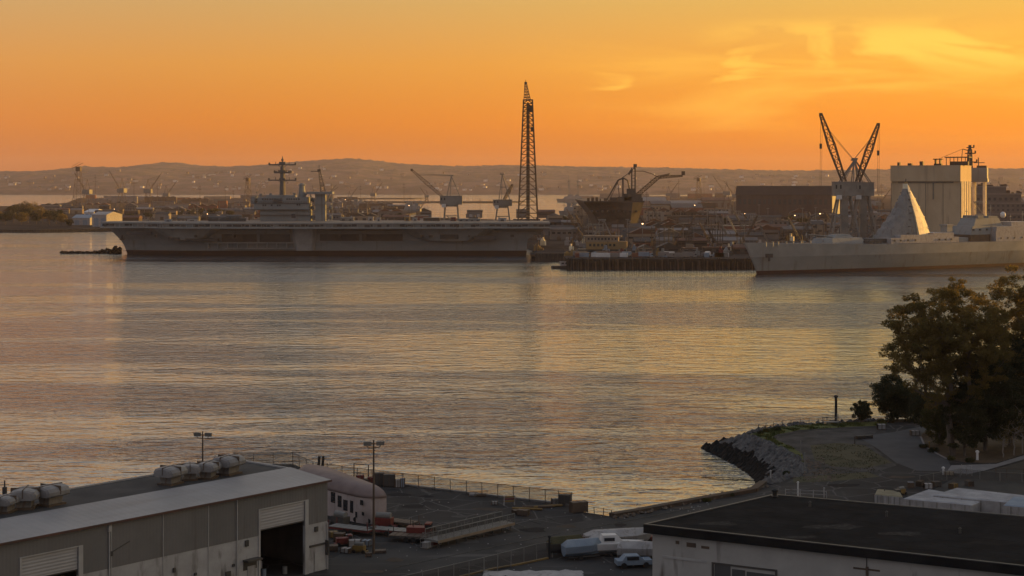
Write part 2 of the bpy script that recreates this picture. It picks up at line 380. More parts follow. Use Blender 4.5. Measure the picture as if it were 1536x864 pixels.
sheet('gravel_area', S((1150, 665), (1170, 655), (1225, 645), (1320, 643), (1300, 660), (1316, 676), (1345, 698), (1300, 712), (1235, 722), (1180, 724), (1213, 708), (1199, 686), (1172, 668)), G+.004, gravel, 'grey gravel clearing on the point')
sheet('grass_strip', S((1124, 651.5), (1160, 642.5), (1200, 637.5), (1260, 634.5), (1330, 632), (1330, 638), (1262, 641), (1200, 645), (1165, 652), (1158, 656), (1180, 667), (1203, 680), (1207, 697), (1196, 688), (1161, 668)), G+.012, grass_m, 'green grass edging the point')
sheet('dry_grass_patch', S((1215, 668), (1260, 664), (1296, 668), (1338, 694), (1300, 702), (1250, 700), (1222, 690)), G+.016, grassdry, 'olive dry grass patch beside the road')
sheet('dry_grass_verge', S((1190, 716), (1240, 712), (1300, 708), (1320, 715), (1250, 722), (1190, 724)), G+.016, grassdry)
road_m = mat('road_asphalt', (.05, .051, .056), (.068, .068, .073), .3, .9, .01, world=True)
sheet('road', S((1300, 663), (1287, 655), (1341, 648), (1380, 640), (1391, 641), (1381, 655.5), (1388, 671), (1421, 689), (1427, 700), (1419, 707), (1375, 706), (1344, 694), (1318, 674)), G+.008, road_m, 'curving grey access road round the point')
path_m = mat('path_concrete', (.16, .155, .155), (.21, .20, .20), .4, .9, world=True)
sheet('path', S((1427, 698), (1494, 696), (1536, 683), (1620, 664), (1620, 670), (1536, 689), (1473, 707), (1452, 711), (1419, 709)), G+.020, path_m, 'pale concrete footpath below the trees')
sheet('planting_bed', S((1391, 641), (1381, 655), (1388, 670.5), (1421, 688.5), (1450, 694), (1494, 694.5), (1536, 681), (1640, 655), (1640, 626), (1480, 630)), G+.006, earth, 'brown leaf littered bed under the trees')
sheet('right_yard', S((1440, 712), (1475, 708), (1540, 691), (1760, 680), (1760, 760), (1400, 735)), G+.005, mat('wet_yard', (.028, .027, .026), (.05, .046, .04), .3, .7, world=True))
def strip(name, pts, wd, hgt, mt, z=G, label=None, st=True, parent=None):
    a = MB()
    for p, q in zip(pts, pts[1:]):
        p = Vector(p); q = Vector(q); dd = q-p; c = (p+q)/2; a.box((c.x, c.y, z+hgt/2-.02), (dd.length+.05, wd, hgt+.04), math.atan2(dd.y, dd.x))
    o = a.build(name, mt, parent)
    if st: struct(o, label)
    return o
strip('kerb', S((1381, 655.5), (1388, 671), (1404, 680), (1421, 689)), .3, .14, path_m, label='pale kerb along the road')
# light quay cope and quay edge rubble line
strip('quay_edge', S((918, 775), (960, 768), (1050, 751), (1130, 737), (1145, 726)), 1.2, .5, mat('rusty_cope', (.09, .055, .035), (.05, .04, .03), .4, .9), label='rust brown quay edge beam')
strip('quay_edge', S((582, 725.5), (700, 740), (857, 758.5)), .5, .25, conc, label='concrete cope below the quay fence')
# paint-white slab and kerb at the bottom of the picture
sheet('concrete_apron', S((700, 872), (745, 856), (800, 845), (830, 838), (985, 850), (985, 900), (700, 900)), G+.006, quaytop, 'paler concrete apron inside the fence')
sheet('concrete_apron', S((560, 800), (640, 824), (760, 800), (900, 778), (1130, 744), (1160, 752), (900, 806), (640, 862), (520, 880), (480, 850)), G+.003, quaytop, 'worn concrete lane between the fences')
strip('kerb', S((690, 866), (740, 854), (775, 848), (822, 838)), .3, .18, yelp, label='low yellowed kerb at the foot of the near fence')

# hill behind the camera's right, out of frame: put in unseen and shaped to shade the near shore
def terrain(name, x0, x1, y0, y1, nx, ny, fn, mt, label=None):
    a = MB(); vs = []; fs = []
    for j in range(ny+1):
        for i in range(nx+1):
            x = x0+(x1-x0)*i/nx; y = y0+(y1-y0)*j/ny; vs.append((x, y, fn(x, y)))
    for j in range(ny):
        for i in range(nx):
            k = j*(nx+1)+i; fs.append((k, k+1, k+nx+2, k+nx+1))
    a.add(vs, fs); return struct(a.build(name, mt, smooth=True), label)
def shade_hill(x, y):
    t = max(0, min(1, (x-215)/110)); t = t*t*(3-2*t); e = max(0, min(1, (560-y)/60)); e = e*e*(3-2*e); e2 = max(0, min(1, (y-60)/60))
    return 2.9+(38+20*max(0, min(1, (412-y)/30))+4*noise.noise(Vector((x*.02, y*.02, 0))))*t*e*e2*max(0, min(1, (520-x)/60))
terrain('shade_hill', 200, 520, 50, 565, 40, 50, shade_hill, grassdry, 'unseen hill added to shade the near shore')

# far hills over the sound
prof = [(-700, 262), (-300, 259), (0, 257.5), (60, 257), (100, 253), (130, 249), (150, 250), (185, 251), (215, 247), (245, 243.5), (270, 244), (300, 248), (345, 250), (400, 247), (450, 242), (500, 238.5), (530, 237.5), (560, 239.5), (600, 245), (640, 247.5),
        (700, 249.5), (760, 247), (800, 248), (850, 249.5), (950, 251), (1030, 252.5), (1080, 254), (1200, 256), (1340, 254), (1450, 253), (1536, 253), (1800, 252), (2300, 256)]
def hprof(px):
    for (a, b), (c, d_) in zip(prof, prof[1:]):
        if a <= px <= c: return b+(d_-b)*(px-a)/(c-a)
    return 258
def farhill(x, y):
    t = (y-8700)/2200; px = CX+x*F/10900.0; top = (HY-hprof(max(-699, min(2299, px))))/F*10900+H
    if t <= 1: s = max(0, t); s = s**.62*(1-.0*s)
    else: s = max(0, 1-(t-1)*1.3)
    r = noise.noise(Vector((x*.0016, y*.0016, 3)))*16*min(1, t*3)*(1-abs(min(1, t)-.6))+noise.noise(Vector((x*.006, y*.006, 9)))*7*min(1, t*3)
    f = (noise.noise(Vector((x*.035, y*.02, 1)))*7+abs(noise.noise(Vector((x*.055, y*.05, 5))))*14)*min(1, t*2) if t > 0 else 0
    return -2+3*(t > 0)+top*s*.985+(r*(1-.8*max(0, 1-abs(t-1)*4)))+f*.8
hill_m = mat('wooded_hill', (.035, .032, .025), (.12, .08, .065), .007, .95, 0, world=True, detail=9, lo=.42, hi=.62)
terrain('hills', -5600, 5600, 8650, 12000, 700, 60, farhill, hill_m, 'long low wooded hills across the sound')

# haze
hz = MB().bx(-9300, 9300, -200, 13500, -5, 275).build('haze', None or [])
hm = bpy.data.materials.new('haze_air'); hm.use_nodes = True; t = hm.node_tree; t.nodes.clear()
o_ = t.nodes.new('ShaderNodeOutputMaterial'); pv = t.nodes.new('ShaderNodeVolumePrincipled'); pv.inputs['Color'].default_value = (.96, .80, .78, 1)
pv.inputs['Density'].default_value = 2.5e-5; pv.inputs['Anisotropy'].default_value = 0.15; t.links.new(pv.outputs[0], o_.inputs['Volume'])
hz.data.materials.clear(); hz.data.materials.append(hm); hz['kind'] = 'stuff'; fixn(hz)

# ============================================================ distant land and yard ground
sheetpts = lambda z, *pp: [P(a, b, z)[:2] for a, b in pp]
slab('left_shore', sheetpts(3, (-600, 344.5), (60, 344.5), (165, 343), (420, 343), (560, 330), (640, 316), (560, 309), (532, 303), (520, 298), (300, 296.5), (118, 297), (100, 304), (50, 309), (-600, 310)), 3, yard_gr, label='flat industrial shore beyond the left water')
slab('shipyard_ground', sheetpts(5, (848, 389), (1130, 390), (1900, 360), (1900, 296), (1540, 297), (1130, 301), (960, 304), (900, 306), (868, 316), (836, 331), (770, 330), (640, 326), (520, 321), (430, 326), (420, 338),
      (764, 338), (764, 354), (799, 366), (803, 380), (850, 380)), 5, yard_gr, label='flat crowded shipyard ground')
slab('far_spit', sheetpts(2, (330, 298.2), (620, 298.0), (640, 296.8), (330, 296.6)), 2, yard_gr, label='thin far spit in the sound')
slab('far_spit', sheetpts(2, (850, 299.5), (1900, 301), (1900, 294.2), (850, 294.4)), 2, yard_gr)
slab('far_spit', sheetpts(2, (500, 303.4), (760, 303.6), (800, 301.8), (500, 301.6)), 2, yard_gr)

# ============================================================ aircraft carrier (bow left)
car = thing('aircraft_carrier', 'long grey aircraft carrier moored broadside with tall island and flat flight deck', 'ship', (-135, 1180, 0))
def smooth(t): t = max(0, min(1, t)); return t*t*(3-2*t)
def hull_rings(zs, xb, xs, B, bowp, n=40, sternw=.8):
    rings = []
    for z, a, b, hb in zip(zs, xb, xs, B):
        near, far = [], []
        for i in range(n+1):
            t = i/n; tt = t*t*(3-2*t)*.25+t*.75; x = a+(b-a)*tt
            s = min(1, (tt/bowp[0]))**bowp[1] if tt < bowp[0] else 1
            if tt > .85: s *= 1-(1-sternw)*smooth((tt-.85)/.15)
            near.append((x, -hb*s-.05, z)); far.append((x, hb*s+.05, z))
        rings.append(near+far[::-1])
    return rings
zs = [-2, 0, 3.2]; MB().rings(hull_rings(zs, [-143, -144.5, -145.5], [144, 145, 145.5], [19, 19.6, 20], (.2, .75), 40, 1.0)).build('boot_topping', boot, car)
fixn(MB().rings(hull_rings([3.2, 7, 11, 15, 19.6], [-145.5, -147, -150, -154, -158.5], [145.5, 145.6, 146, 151, 157], [20, 20.2, 20.6, 21.5, 23.5], (.22, .72), 40, 1.0)).build('hull', hull, car))
MB().bx(-144, 145, -20.25, -19.9, 3.0, 3.35).build('waterline_band', redwl, car)
# flight deck
dk = [(-160, -13), (-156, -17), (-128, -19), (-112, -33), (-60, -37), (40, -38), (96, -37), (112, -33), (150, -30), (162, -27), (162, 22), (120, 30), (10, 38), (-60, 38), (-100, 26), (-150, 17), (-160, 12)]
MB().prism(dk, 22.9, 23.75).build('flight_deck', deckm, car)
edge = [(x, y) for x, y in dk[:10]]
g1 = MB(); g2 = MB(); g3 = MB(); rr = random.Random(3)
for (a, b) in zip(edge, edge[1:]):
    p, q = Vector(a), Vector(b); ln = (q-p).length; ang = math.atan2(q.y-p.y, q.x-p.x); nrm = Vector((q.y-p.y, p.x-q.x)).normalized()
    c = (p+q)/2; g1.box((c.x-nrm.x*1.2, c.y-nrm.y*1.2, 21.3), (ln, .6, 3.2), ang)      # gallery wall
    g2.box((c.x, c.y, 19.9), (ln, 3.0, .7), ang); g2.box((c.x+nrm.x*.25, c.y+nrm.y*.25, 23.3), (ln, .3, 1.0), ang)
    k = 0
    while k < ln:
        wd = rr.uniform(1.2, 5)
        if rr.random() < .6:
            m_ = p.lerp(q, min(1, (k+wd/2)/ln)); g3.box((m_.x-nrm.x*.8, m_.y-nrm.y*.8, 21.6+rr.uniform(-.3, .3)), (wd*.8, .5, rr.uniform(.8, 1.7)), ang)
        else: g2.box((p.lerp(q, min(1, k/ln)).x, p.lerp(q, min(1, k/ln)).y+.3, 21.3), (.35, .5, 2.6), ang)
        k += wd
g1.build('gallery_wall', hull, car); g2.build('gallery_walkway', hull2, car); g3.each('gallery_opening', hulldk, car)
def sponson(x0, x1, top, bot, zt, zb, taper=.3, mt=hull, name='sponson'):
    a = []
    for k in range(5):
        t = k/4; s = math.sin(t*math.pi/2)**.9 if top > bot else t; y = -(bot+(top-bot)*(t**1.3)); e = (x1-x0)*taper*(1-t)**1.4/2
        z = zb+(zt-zb)*t; ring = []
        for i in range(9):
            u = i/8; bulge = 1-abs(min(0, 2*u-1))**6*.5 if taper == 0 else 1-abs(2*u-1)**6*.5; ring.append((x0+e+(x1-x0-2*e)*u, -19+(y+19)*bulge, z))
        a.append(ring+[(x1-e, -15, z), (x0+e, -15, z)])
    return fixn(MB().rings(a).build(name, mt, car))
sponson(-121, -72, 30, 26, 20.3, 11.2, .55, hull2)  # lighter grey than the hull paints in light on the outer face
sponson(-74, -20, 34, 20.2, 20, 17.5, .2, hull)
sponson(-22, -4, 29, 24, 20.2, 3.4, .25, mat('pillar_lit_grey', (.25, .25, .245), (.32, .315, .305), .15, .7))  # paler grey puts the light on this upright face into its colour
sponson(-3, 60, 35, 20.2, 20, 16.5, .15, hull)
sponson(56, 124, 32, 27.5, 20.2, 10.6, .5, hull2)  # lighter grey again for the lit look of this sponson
sponson(120, 156, 27, 20, 19.7, 14.5, 0, hull)
a = MB()
for x0, x1, z0, z1 in ((-72, -47, 9.6, 17.4), (-45, -23, 9.6, 17.4), (-2, 26, 10.4, 16.4), (28, 57, 10.4, 16.4), (-140, -122, 14.5, 17)): a.bx(x0, x1, -21.6, -20.2, z0, z1)
a.each('hangar_recess_shade', hulldk, car)  # dark slabs on the hull side paint in shade of recesses and overhang
a = MB(); a.bx(-84, -20, -23.5, -20.2, 8.6, 9.3).bx(-70, -20, -22.6, -20.2, 4.6, 5.2)
for x in range(-82, -20, 7): a.bx(x, x+.6, -23.3, -20.4, 5.2, 8.6)
a.build('mooring_ledge', hull2, car)
a = MB(); a.bx(-109, -101, -27.5, -20, 11.0, 13.0); a.bx(-97, -74, -27, -20, 10.4, 12.2); a.bx(84, 97, -30, -20, 12, 15.2); a.bx(108, 124, -29.5, -20, 11.4, 14.4); a.each('boat_pocket', hulldk, car)
a = MB()
for x in (-120, -112, -90, -64, 12, 30, 70, 76, 104, 134): a.bx(x, x+rr.uniform(1, 3), -31 if x > -110 and x < 110 else -22, -20, 13.2, 14.8)
a.each('fender_fitting', steeldk, car)
# anchor
a = MB(); a.box((-146.5, -7.2, 12.4), (1.6, .9, 3.4)); a.box((-146.5, -7.4, 10.9), (3.6, .8, .9)); a.build('anchor', steeldk, car)
# island
isl = MB(); isl.bx(-50, -13.5, 13, 27, 23.7, 32.2); isl.bx(-54.5, -14, 11.5, 28, 32.2, 37); isl.bx(-52, -15, 12.2, 27.4, 37, 41.2); isl.bx(-46, -25, 14, 26, 41.2, 42.8)
isl.prism([(-57, 14), (-54, 11.8), (-54, 27.5), (-57, 25)], 36, 41.8)
isl_o = isl.build('island', hull, car)
a = MB()
for z, x0, x1 in ((39.3, -54, -17), (34.8, -49, -33), (35.2, -24, -17)):
    x = x0+1
    while x < x1-1.5: a.bx(x, x+1.1, 11.2 if z < 37 else 11.95, 12.6, z, z+1.1); x += rr.choice([1.6, 1.6, 1.9, 4.5])
a.bx(-40, -34, 11.2, 12, 37.3, 40.3); a.bx(-27, -24, 12.8, 13.4, 26, 29)
a.each('island_window', glassd, car)
a = MB(); a.bx(-55.6, -13, 10.6, 12, 32.0, 32.35).bx(-56, -14, 10.8, 12.4, 36.8, 37.1).bx(-51, -13, 11.8, 13, 28, 28.3)
for k in range(26): a.tube((-55.4+k*1.64, 10.8, 37.1), (-55.4+k*1.64, 10.8, 38.3), .09, n=3)
a.tube((-55.4, 10.8, 38.3), (-14, 10.8, 38.3), .1, n=3)
a.build('catwalk', hulldk, car)
a = MB(); a.tube((-34.6, 20, 42), (-34.6, 20, 64), 2.3, 1.5, 10).tube((-34.6, 20, 64), (-34.6, 20, 71.5), .8, .3)
a.box((-34.6, 20, 66.3), (4.6, 3, 2.2)).box((-34.6, 20, 60.3), (5, 3.5, 1.8)).box((-34.6, 20, 54.6), (4.2, 3.5, 1.6)).box((-34.6, 20, 68.8), (1.6, 1.6, 1.6))
mast_o = a.build('mast', mat('mast_grey', (.09, .085, .08), (.13, .12, .11), .3, .7), car)
for z, hw in ((65.2, 10), (59.4, 6), (53.8, 10.3)):
    a = MB(); a.box((-34.6, 19.5, z), (hw*2, 1.2, .95))
    if hw == 6: a.box((-39.5, 19.5, z+.9), (2.4, 1, .5)); a.box((-29, 19.5, z+.7), (2.6, 1.6, 1.7))
    for s in (-1, 1):
        a.box((-34.6+s*hw*.96, 19.5, z+.8), (1.2, 1, 1.6)); a.tube((-34.6+s*hw*.5, 19.5, z), (-34.6+s*hw*.5, 19.5, z+2.1), .25); a.tube((-34.6+s*hw*.35, 19.5, z), (-34.6, 19.5, z-3), .18)
    a.build('yardarm', _mats['mast_grey'], mast_o)
a = MB()
for x, hh, r in ((-53, 3.5, .5), (-50, 2, .9), (-47.5, 3.2, .35), (-43, 2.2, .8), (-28, 3.4, .3), (-25.5, 2.6, .9), (-23, 4.6, .25), (-17, 2.2, .7)):
    a.item().tube((x, 17, 41.2), (x, 17, 41.2+hh), r*.5, n=6); a.box((x, 17, 41.2+hh), (r*2.4, 1, r*1.6))
a.each('antenna', hull, car)
a = MB(); a.lathe([(3.0, 41.2), (2.4, 46), (2.0, 49.8), (2.2, 50.6), (1.2, 51.6)], (-20.2, 20), 10); a.box((-20.2, 20, 50.2), (5, 3, .8)); a.build('funnel', hull, car)
a = MB(); a.bx(-10, -2.5, 16, 23, 23.7, 44).bx(-16, 3, 13, 26, 43.6, 45.3); a.bx(-12, -9.8, 15.6, 24, 30, 31).bx(-13.5, 1.5, 15, 25, 36, 36.4)
a.tube((-13.5, 14, 43.6), (-9.5, 17, 36), .35).tube((1, 14, 43.6), (-2.7, 17, 36), .35)
for x, z in ((-12.2, 26), (-12.2, 33), (-12.2, 39), (1.2, 26), (1.2, 33), (1.2, 39)):
    a.lathe([(.2, z-1), (1.5, z-.2), (1.5, z+1.3), (.3, z+2)], (x, 18), 8); a.bx(min(x, -9), max(x, -4), 17.6, 18.4, z-1.2, z-.8)
a.tube((-13.6, 17, 24), (-13.6, 17, 43), .2).tube((2.6, 17, 24), (2.6, 17, 43), .2)
aft = a.build('aft_mast_house', hull, car)
a = MB(); a.lattice((-4.5, 19, 45.3), (-7.3, 19, 61.5), 3.2, 1.1, 7, .2, .13).tube((-7.3, 19, 61.5), (-7.4, 19, 65), .2).box((-7.4, 19, 61), (2.4, 1.4, 1.8)).tube((-7.4, 19, 60.2), (-13.4, 19, 60.4), .28)
a.tube((-11.5, 17, 45), (-12, 17, 50), .12).tube((1, 17, 45), (5.5, 17, 50.5), .12).tube((1, 17, 45), (7, 17, 48.6), .12)
a.build('lattice_mast', steeldk, aft)
# far side deck-edge dishes, whips
a = MB()
for x in (-118, -96, -72, 20, 34, 52, 66, 84, 92, 118, 141): a.tube((x, -34 if abs(x) < 108 else -20, 23.7), (x+rr.uniform(-.4, .4), -34 if abs(x) < 108 else -20, 26.5+rr.uniform(0, 3)), .13, n=4)
a.each('deck_edge_whip', hull, car)

# things standing on the flight deck
def deck_shelter(x, y, w_, d_, h_, m_, lab, arch=False):
    t = thing('deck_shelter', lab, 'shelter', (-135+x, 1180+y, 23.76), 0, 'work shelters and containers on the flight deck')
    a = MB()
    if arch: a.xprism([(-d_/2, 0), (-d_/2, h_*.5), (-d_/3, h_*.85), (0, h_), (d_/3, h_*.85), (d_/2, h_*.5), (d_/2, 0)], -w_/2, w_/2)
    else: a.bx(-w_/2, w_/2, -d_/2, d_/2, .15, h_)
    a.build('body', m_, t)
    b = MB(); k = max(1, int(w_/4))
    for i in range(k): b.bx(-w_/2+(i+.3)*w_/k, -w_/2+(i+.7)*w_/k, -d_/2-.08, -d_/2-.01, .3, h_*.62)
    b.each('door', hulldk, t)
    if not arch: MB().bx(-w_/2-.2, w_/2+.2, -d_/2-.2, d_/2+.2, h_+.003, h_+.25).build('roof', hull2, t)
shl = [(-113, -8, 5, 3, 1.6, bluep, 0), (-98, 4, 7, 3, 1.4, whiteold, 0), (-80, 8, 13, 7, 3.8, hulldk, 1), (-68, 8, 11, 7, 4.8, steeldk, 1), (-60, -2, 4, 3, 2.4, hulldk, 0), (14, 12, 10, 5, 2.6, craneg, 0), (31, 16, 4, 3, 2.8, whiteold, 0), (38, 2, 3, 3, 2.5, whiteold, 0),
       (58, 12, 4, 3, 3.2, craney, 0), (64, 8, 3.4, 3, 2.4, whiteold, 0), (76, 12, 12, 4, 2.4, steelbr, 0), (92, 8, 4, 3, 2.8, redp, 0), (104, 4, 16, 4, 1.8, hull, 0), (128, 2, 6, 4, 2.4, whiteold, 0)]
names = ['low blue grey box', 'low flat white box', 'dark arched shelter', 'taller dark arched shelter', 'small dark box', 'pale grey deckhouse', 'small white hut', 'smaller white hut', 'yellow hut', 'little white box', 'brown container', 'red box', 'long low grey container', 'white hut']
for i, (s_, nm) in enumerate(zip(shl, names)):
    deck_shelter(*s_[:6], lab=nm+' on the carrier deck, '+ordn(i, len(shl)), arch=bool(s_[6]))

# ============================================================ warship on the right (bow towards the left)
ws = thing('warship', 'long pale grey warship with raked bow, red waterline and tapered tower superstructure', 'ship', (137.6, 916, 0), R(31.5))
def wr(zs, xb, B, n=36, xe=255):
    out = []
    for z, a_, hb in zip(zs, xb, B):
        near, far = [], []
        for i in range(n+1):
            t = (i/n)**1.4; x = a_+(xe-a_)*t; s = 1-(1-min(1, t/.58))**2.3
            if t > .8: s *= 1-.35*smooth((t-.8)/.2)
            sh = 2.2*max(0, 1-x/110)**1.5 if z > 15 else (1.0*max(0, 1-x/110) if z > 10 else 0)
            near.append((x, -hb*s-.05, z+sh)); far.append((x, hb*s+.05, z+sh))
        out.append(near+far[::-1])
    return out
MB().rings(wr([-2, 0, 1.7], [0, .5, 0], [10.6, 10.8, 11])).build('boot_topping', redwl, ws)
fixn(MB().rings(wr([1.7, 5, 9.6], [0, -1.6, -4.2], [11.0, 12.2, 13.2]), caps=False).build('hull', hull, ws, smooth=True))
fixn(MB().rings(wr([9.6, 12.2, 15.4], [-4.2, -6.2, -9.5], [13.2, 13.5, 13.9]), caps=False).build('upper_hull', hull2, ws, smooth=True))
a = MB(); a.bx(-4, 250, -13.55, -13.2, 9.3, 9.7); 
a = MB(); a.box((5.5, -4.9, 10.4), (4.2, 1.2, 2.2), R(-35)).box((5.0, -5.4, 9.0), (1.2, 1.2, 3.4), R(-35)); a.build('anchor', steeldk, ws)
a = MB(); n_ = 0
for k in range(60):
    x = -8+k*2.6; s = 1-(1-min(1, (max(.1, x+9.5)/264)**(1/1.0)/.58))**2.3; y = -13.6*s; z = 15.4+2.2*max(0, 1-x/110)**1.5
    a.tube((x, y, z), (x, y, z+1.2), .07, n=3)
a.build('guard_rail', hull2, ws)
MB().rings(wr([15.3, 15.38], [-9.4, -9.5], [13.8, 13.8])).build('weather_deck', deckm, ws)
# deck houses
def zs_(x): return 15.4+2.2*max(0, 1-x/110)**1.5-.1
a = MB()
a.prism([(44, -6), (50, -8), (74, -8.5), (80, -5), (80, 5), (74, 8.5), (50, 8), (44, 6)], 15.6, 19.4, [(47, -4), (52, -6), (73, -6.5), (77, -4), (77, 4), (73, 6.5), (52, 6), (47, 4)])
a.prism([(55, -4), (70, -4.5), (72, 4), (56, 4)], 19.4, 21.4, [(58, -3), (68, -3.2), (69, 3), (58, 3)])
a.build('gun_house', hull, ws)
a = MB()
for y in (-2, 0, 2): a.tube((56, y, 20), (41, y, 21.5), .4, .28)
a.each('gun_barrel', hull, ws)
a = MB()
a.bx(82, 96, -9, 9, 15.3, 18.6).bx(76, 86, -11, -6, 15.3, 17.6)
a.build('foredeck_house', hulldk, ws)
# tapering forward tower, stacked tiers
tiers = [(90, 131, 10.5, 15.3, 20), (93, 130.5, 9.6, 20, 24), (97, 129.5, 8.6, 24, 28), (101, 128, 7.6, 28, 32), (105, 126.5, 6.6, 32, 36), (108, 124.5, 5.4, 36, 40), (110.5, 122.5, 4.2, 40, 44), (113, 120.5, 3, 44, 48)]
tw = MB(); led = MB(); winb = MB()
def oct_(x0, x1, hw, k=.34):
    cx = (x0+x1)/2; hx = (x1-x0)/2; return [(cx+hx*math.cos(t)*(1 if abs(math.cos(t)) < .99 else 1), hw*math.sin(t)) for t in [2*math.pi*(i+.5)/14 for i in range(14)]]
for i, (x0, x1, hw, z0, z1) in enumerate(tiers):
    nx = tiers[i+1] if i+1 < len(tiers) else (115.2, 118.6, 1.6)
    top = oct_(x0+(nx[0]-x0)*.62, x1+(nx[1]-x1)*.62, hw+(nx[2]-hw)*.62); tw.prism(oct_(x0, x1, hw), z0, z1, top)
    led.prism(oct_(x0-.5, x1+.5, hw+.45), z0-.12, z0+.16)
    for j in range(14):
        t0 = 2*math.pi*(j+.18)/14; cx = (x0+x1)/2
        if (i*5+j*3) % 5 == 0: winb.box((cx+(x1-x0)/2*.955*math.cos(t0), hw*.955*math.sin(t0), z0+1.5), (.7, 1.6, .4), t0)
tower = tw.build('tower', mat('tower_cover', (.15, .155, .155), (.22, .22, .215), .25, .8, .25, streak=((.10, .085, .075), (.5, .5, .12), .55, .6), bscale=.5), ws); led.build('ledge', hull, tower); winb.each('opening', hulldk, tower)
a = MB(); a.tube((116.5, 0, 47), (116.5, 0, 54), .6, .25).box((116.5, 0, 51.5), (3.2, .7, .6)).tube((116.5, 0, 50), (121, -1, 44.5), .2)
a.build('mast', steeldk, tower)
# added wedge for the tower's sunlit side, light in its colour; low pale houses
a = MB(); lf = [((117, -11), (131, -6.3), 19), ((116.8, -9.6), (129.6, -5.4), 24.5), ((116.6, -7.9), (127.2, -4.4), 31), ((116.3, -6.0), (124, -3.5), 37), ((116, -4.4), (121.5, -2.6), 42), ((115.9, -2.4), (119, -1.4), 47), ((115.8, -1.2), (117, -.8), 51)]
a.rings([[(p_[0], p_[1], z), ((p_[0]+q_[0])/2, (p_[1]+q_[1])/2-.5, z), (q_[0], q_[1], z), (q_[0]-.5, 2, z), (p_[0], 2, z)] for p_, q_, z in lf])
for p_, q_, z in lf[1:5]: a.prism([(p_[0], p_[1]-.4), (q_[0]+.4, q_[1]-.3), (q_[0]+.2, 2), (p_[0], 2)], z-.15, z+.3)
a.build('sunlit_wedge', mat('sunlit_cream_paint', (.80, .70, .50), (.64, .55, .38), .35, .7, .3, bscale=.5), ws)  # cream brighter than the tower, carries sunlight in the colour
a = MB(); a.bx(92, 148, -12.6, -2, 15.3, 18.9).bx(100, 128, -12.2, -3, 18.9, 20.6).bx(128, 145, -11.4, 9, 18.9, 21.4); a.build('side_deckhouse', whiteold, ws)
a = MB(); a.bx(144, 148.5, -7, -1.5, 18.9, 25.5).bx(143.4, 149, -7.5, -1, 25.5, 26.3).bx(149, 160, -9, 6, 15.3, 18.2); a.build('small_funnel', hull2, ws)
a = MB(); a.bx(160, 176, -11, 8, 15.3, 19.8).bx(176, 250, -8, 9, 15.3, 20.6); a.build('aft_deckhouse', steelbr, ws)
a = MB(); a.prism([(162, -9), (200, -9), (200, 9), (162, 9)], 19.8, 25, [(165, -8), (198, -8), (198, 8), (165, 8)]).prism([(167, -7), (192, -7), (192, 7), (167, 7)], 25, 29.8, [(170, -6), (190, -6), (190, 6), (170, 6)])
a.bx(171, 176, -6.5, 6, 29.8, 31.4).bx(181, 189, -6, 6, 29.8, 31)
a.build('aft_superstructure', hull, ws)
a = MB(); a.bx(180, 226, -12.8, 4, 15.3, 21.8).bx(181, 225, -12.4, 4, 21.8, 24.6).bx(198, 222, -9, 6, 24.6, 27.2); a.build('aft_side_house', whiteold, ws)
a = MB()
for x in (94, 99, 105, 111, 131, 136, 141, 184, 190, 196, 203, 209, 215, 221): a.bx(x, x+1.0, -12.95, -12.55, 17, 18)
for x in (164, 170, 176, 194): a.bx(x, x+1.2, -9.1, -8.4, 22.3, 23.3)
a.each('porthole', hulldk, ws)
a = MB()
for x, z, hh in ((166, 29.8, 6), (174, 31.4, 5), (187, 31, 7), (205, 27, 5), (216, 27, 7), (221, 27, 3.4), (60, 21.4, 2.6), (88, 18.6, 3.6), (34, 16.3, 2), (150, 18, 7)):
    a.item().tube((x, -2, z), (x, -2, z+hh), .16, n=4); a.box((x, -2, z+hh*.7), (1.6, .5, .4))
for x in (3, 8, 12, 18, 23, 29, 36, 46, 84, 146, 154, 161, 172, 230, 238): a.item().lathe([(.5, 15.4), (.5, 18.1), (.9, 18.3)], (x, -5), 7)
a.each('deck_fitting', hull2, ws)
a = MB(); a.lathe([(1.2, 24.6), (2.2, 26), (2.0, 28), (.8, 29.2)], (222, -6), 10); a.lathe([(1, 29.8), (1.8, 31), (1.6, 32.6), (.5, 33.5)], (196, -4), 10); a.each('radar_dome', white, ws, smooth=True)

# ============================================================ tall lattice tower
Yt = 1350; xt = PX(792, Yt); hb = 15.5*Yt/F
lt = thing('lattice_tower', 'very tall tapering dark steel lattice tower rising behind the carrier stern', 'tower', (xt, Yt, 5))
bt = PZ(122, Yt)-5; zshoulder = PZ(150, Yt)-5
a = MB(); n_ = 22; rings_ = []
def wdt(z): t = z/zshoulder; return 9.2+(3.7-9.2)*t**.85
zl = [0]
for k in range(n_): zl.append(zl[-1]+(1-.028*k))
zl = [z*zshoulder/zl[-1] for z in zl]
legs = [MB() for _ in range(4)]; br = MB()
for z in zl: w_ = wdt(z); rings_.append([Vector((sx*w_, sy*w_, z)) for sx, sy in ((-1, -1), (1, -1), (1, 1), (-1, 1))])
for k in range(n_):
    for i in range(4):
        j = (i+1) % 4; legs[i].tube(rings_[k][i], rings_[k+1][i], .62, .6, 5)
        m1 = (rings_[k+1][i]+rings_[k+1][j])/2; m0 = (rings_[k][i]+rings_[k][j])/2
        br.tube(rings_[k][i], m1, .3, n=4).tube(rings_[k][j], m1, .3, n=4).tube(rings_[k+1][i], rings_[k+1][j], .3, n=4); br.tube((rings_[k][i]+m1)/2, (rings_[k][i]+rings_[k+1][i])/2, .2, n=3)
[g.build('leg', steelbr, lt) for g in legs]; br.build('bracing', steelbr, lt)
a = MB(); a.lattice((0, 0, 0), (0, 0, zshoulder-3), 2.6, 2.0, 44, .35, .22); a.bx(-.7, .7, -.7, .7, 0, zshoulder-2); a.build('ladder_shaft', steeldk, lt)
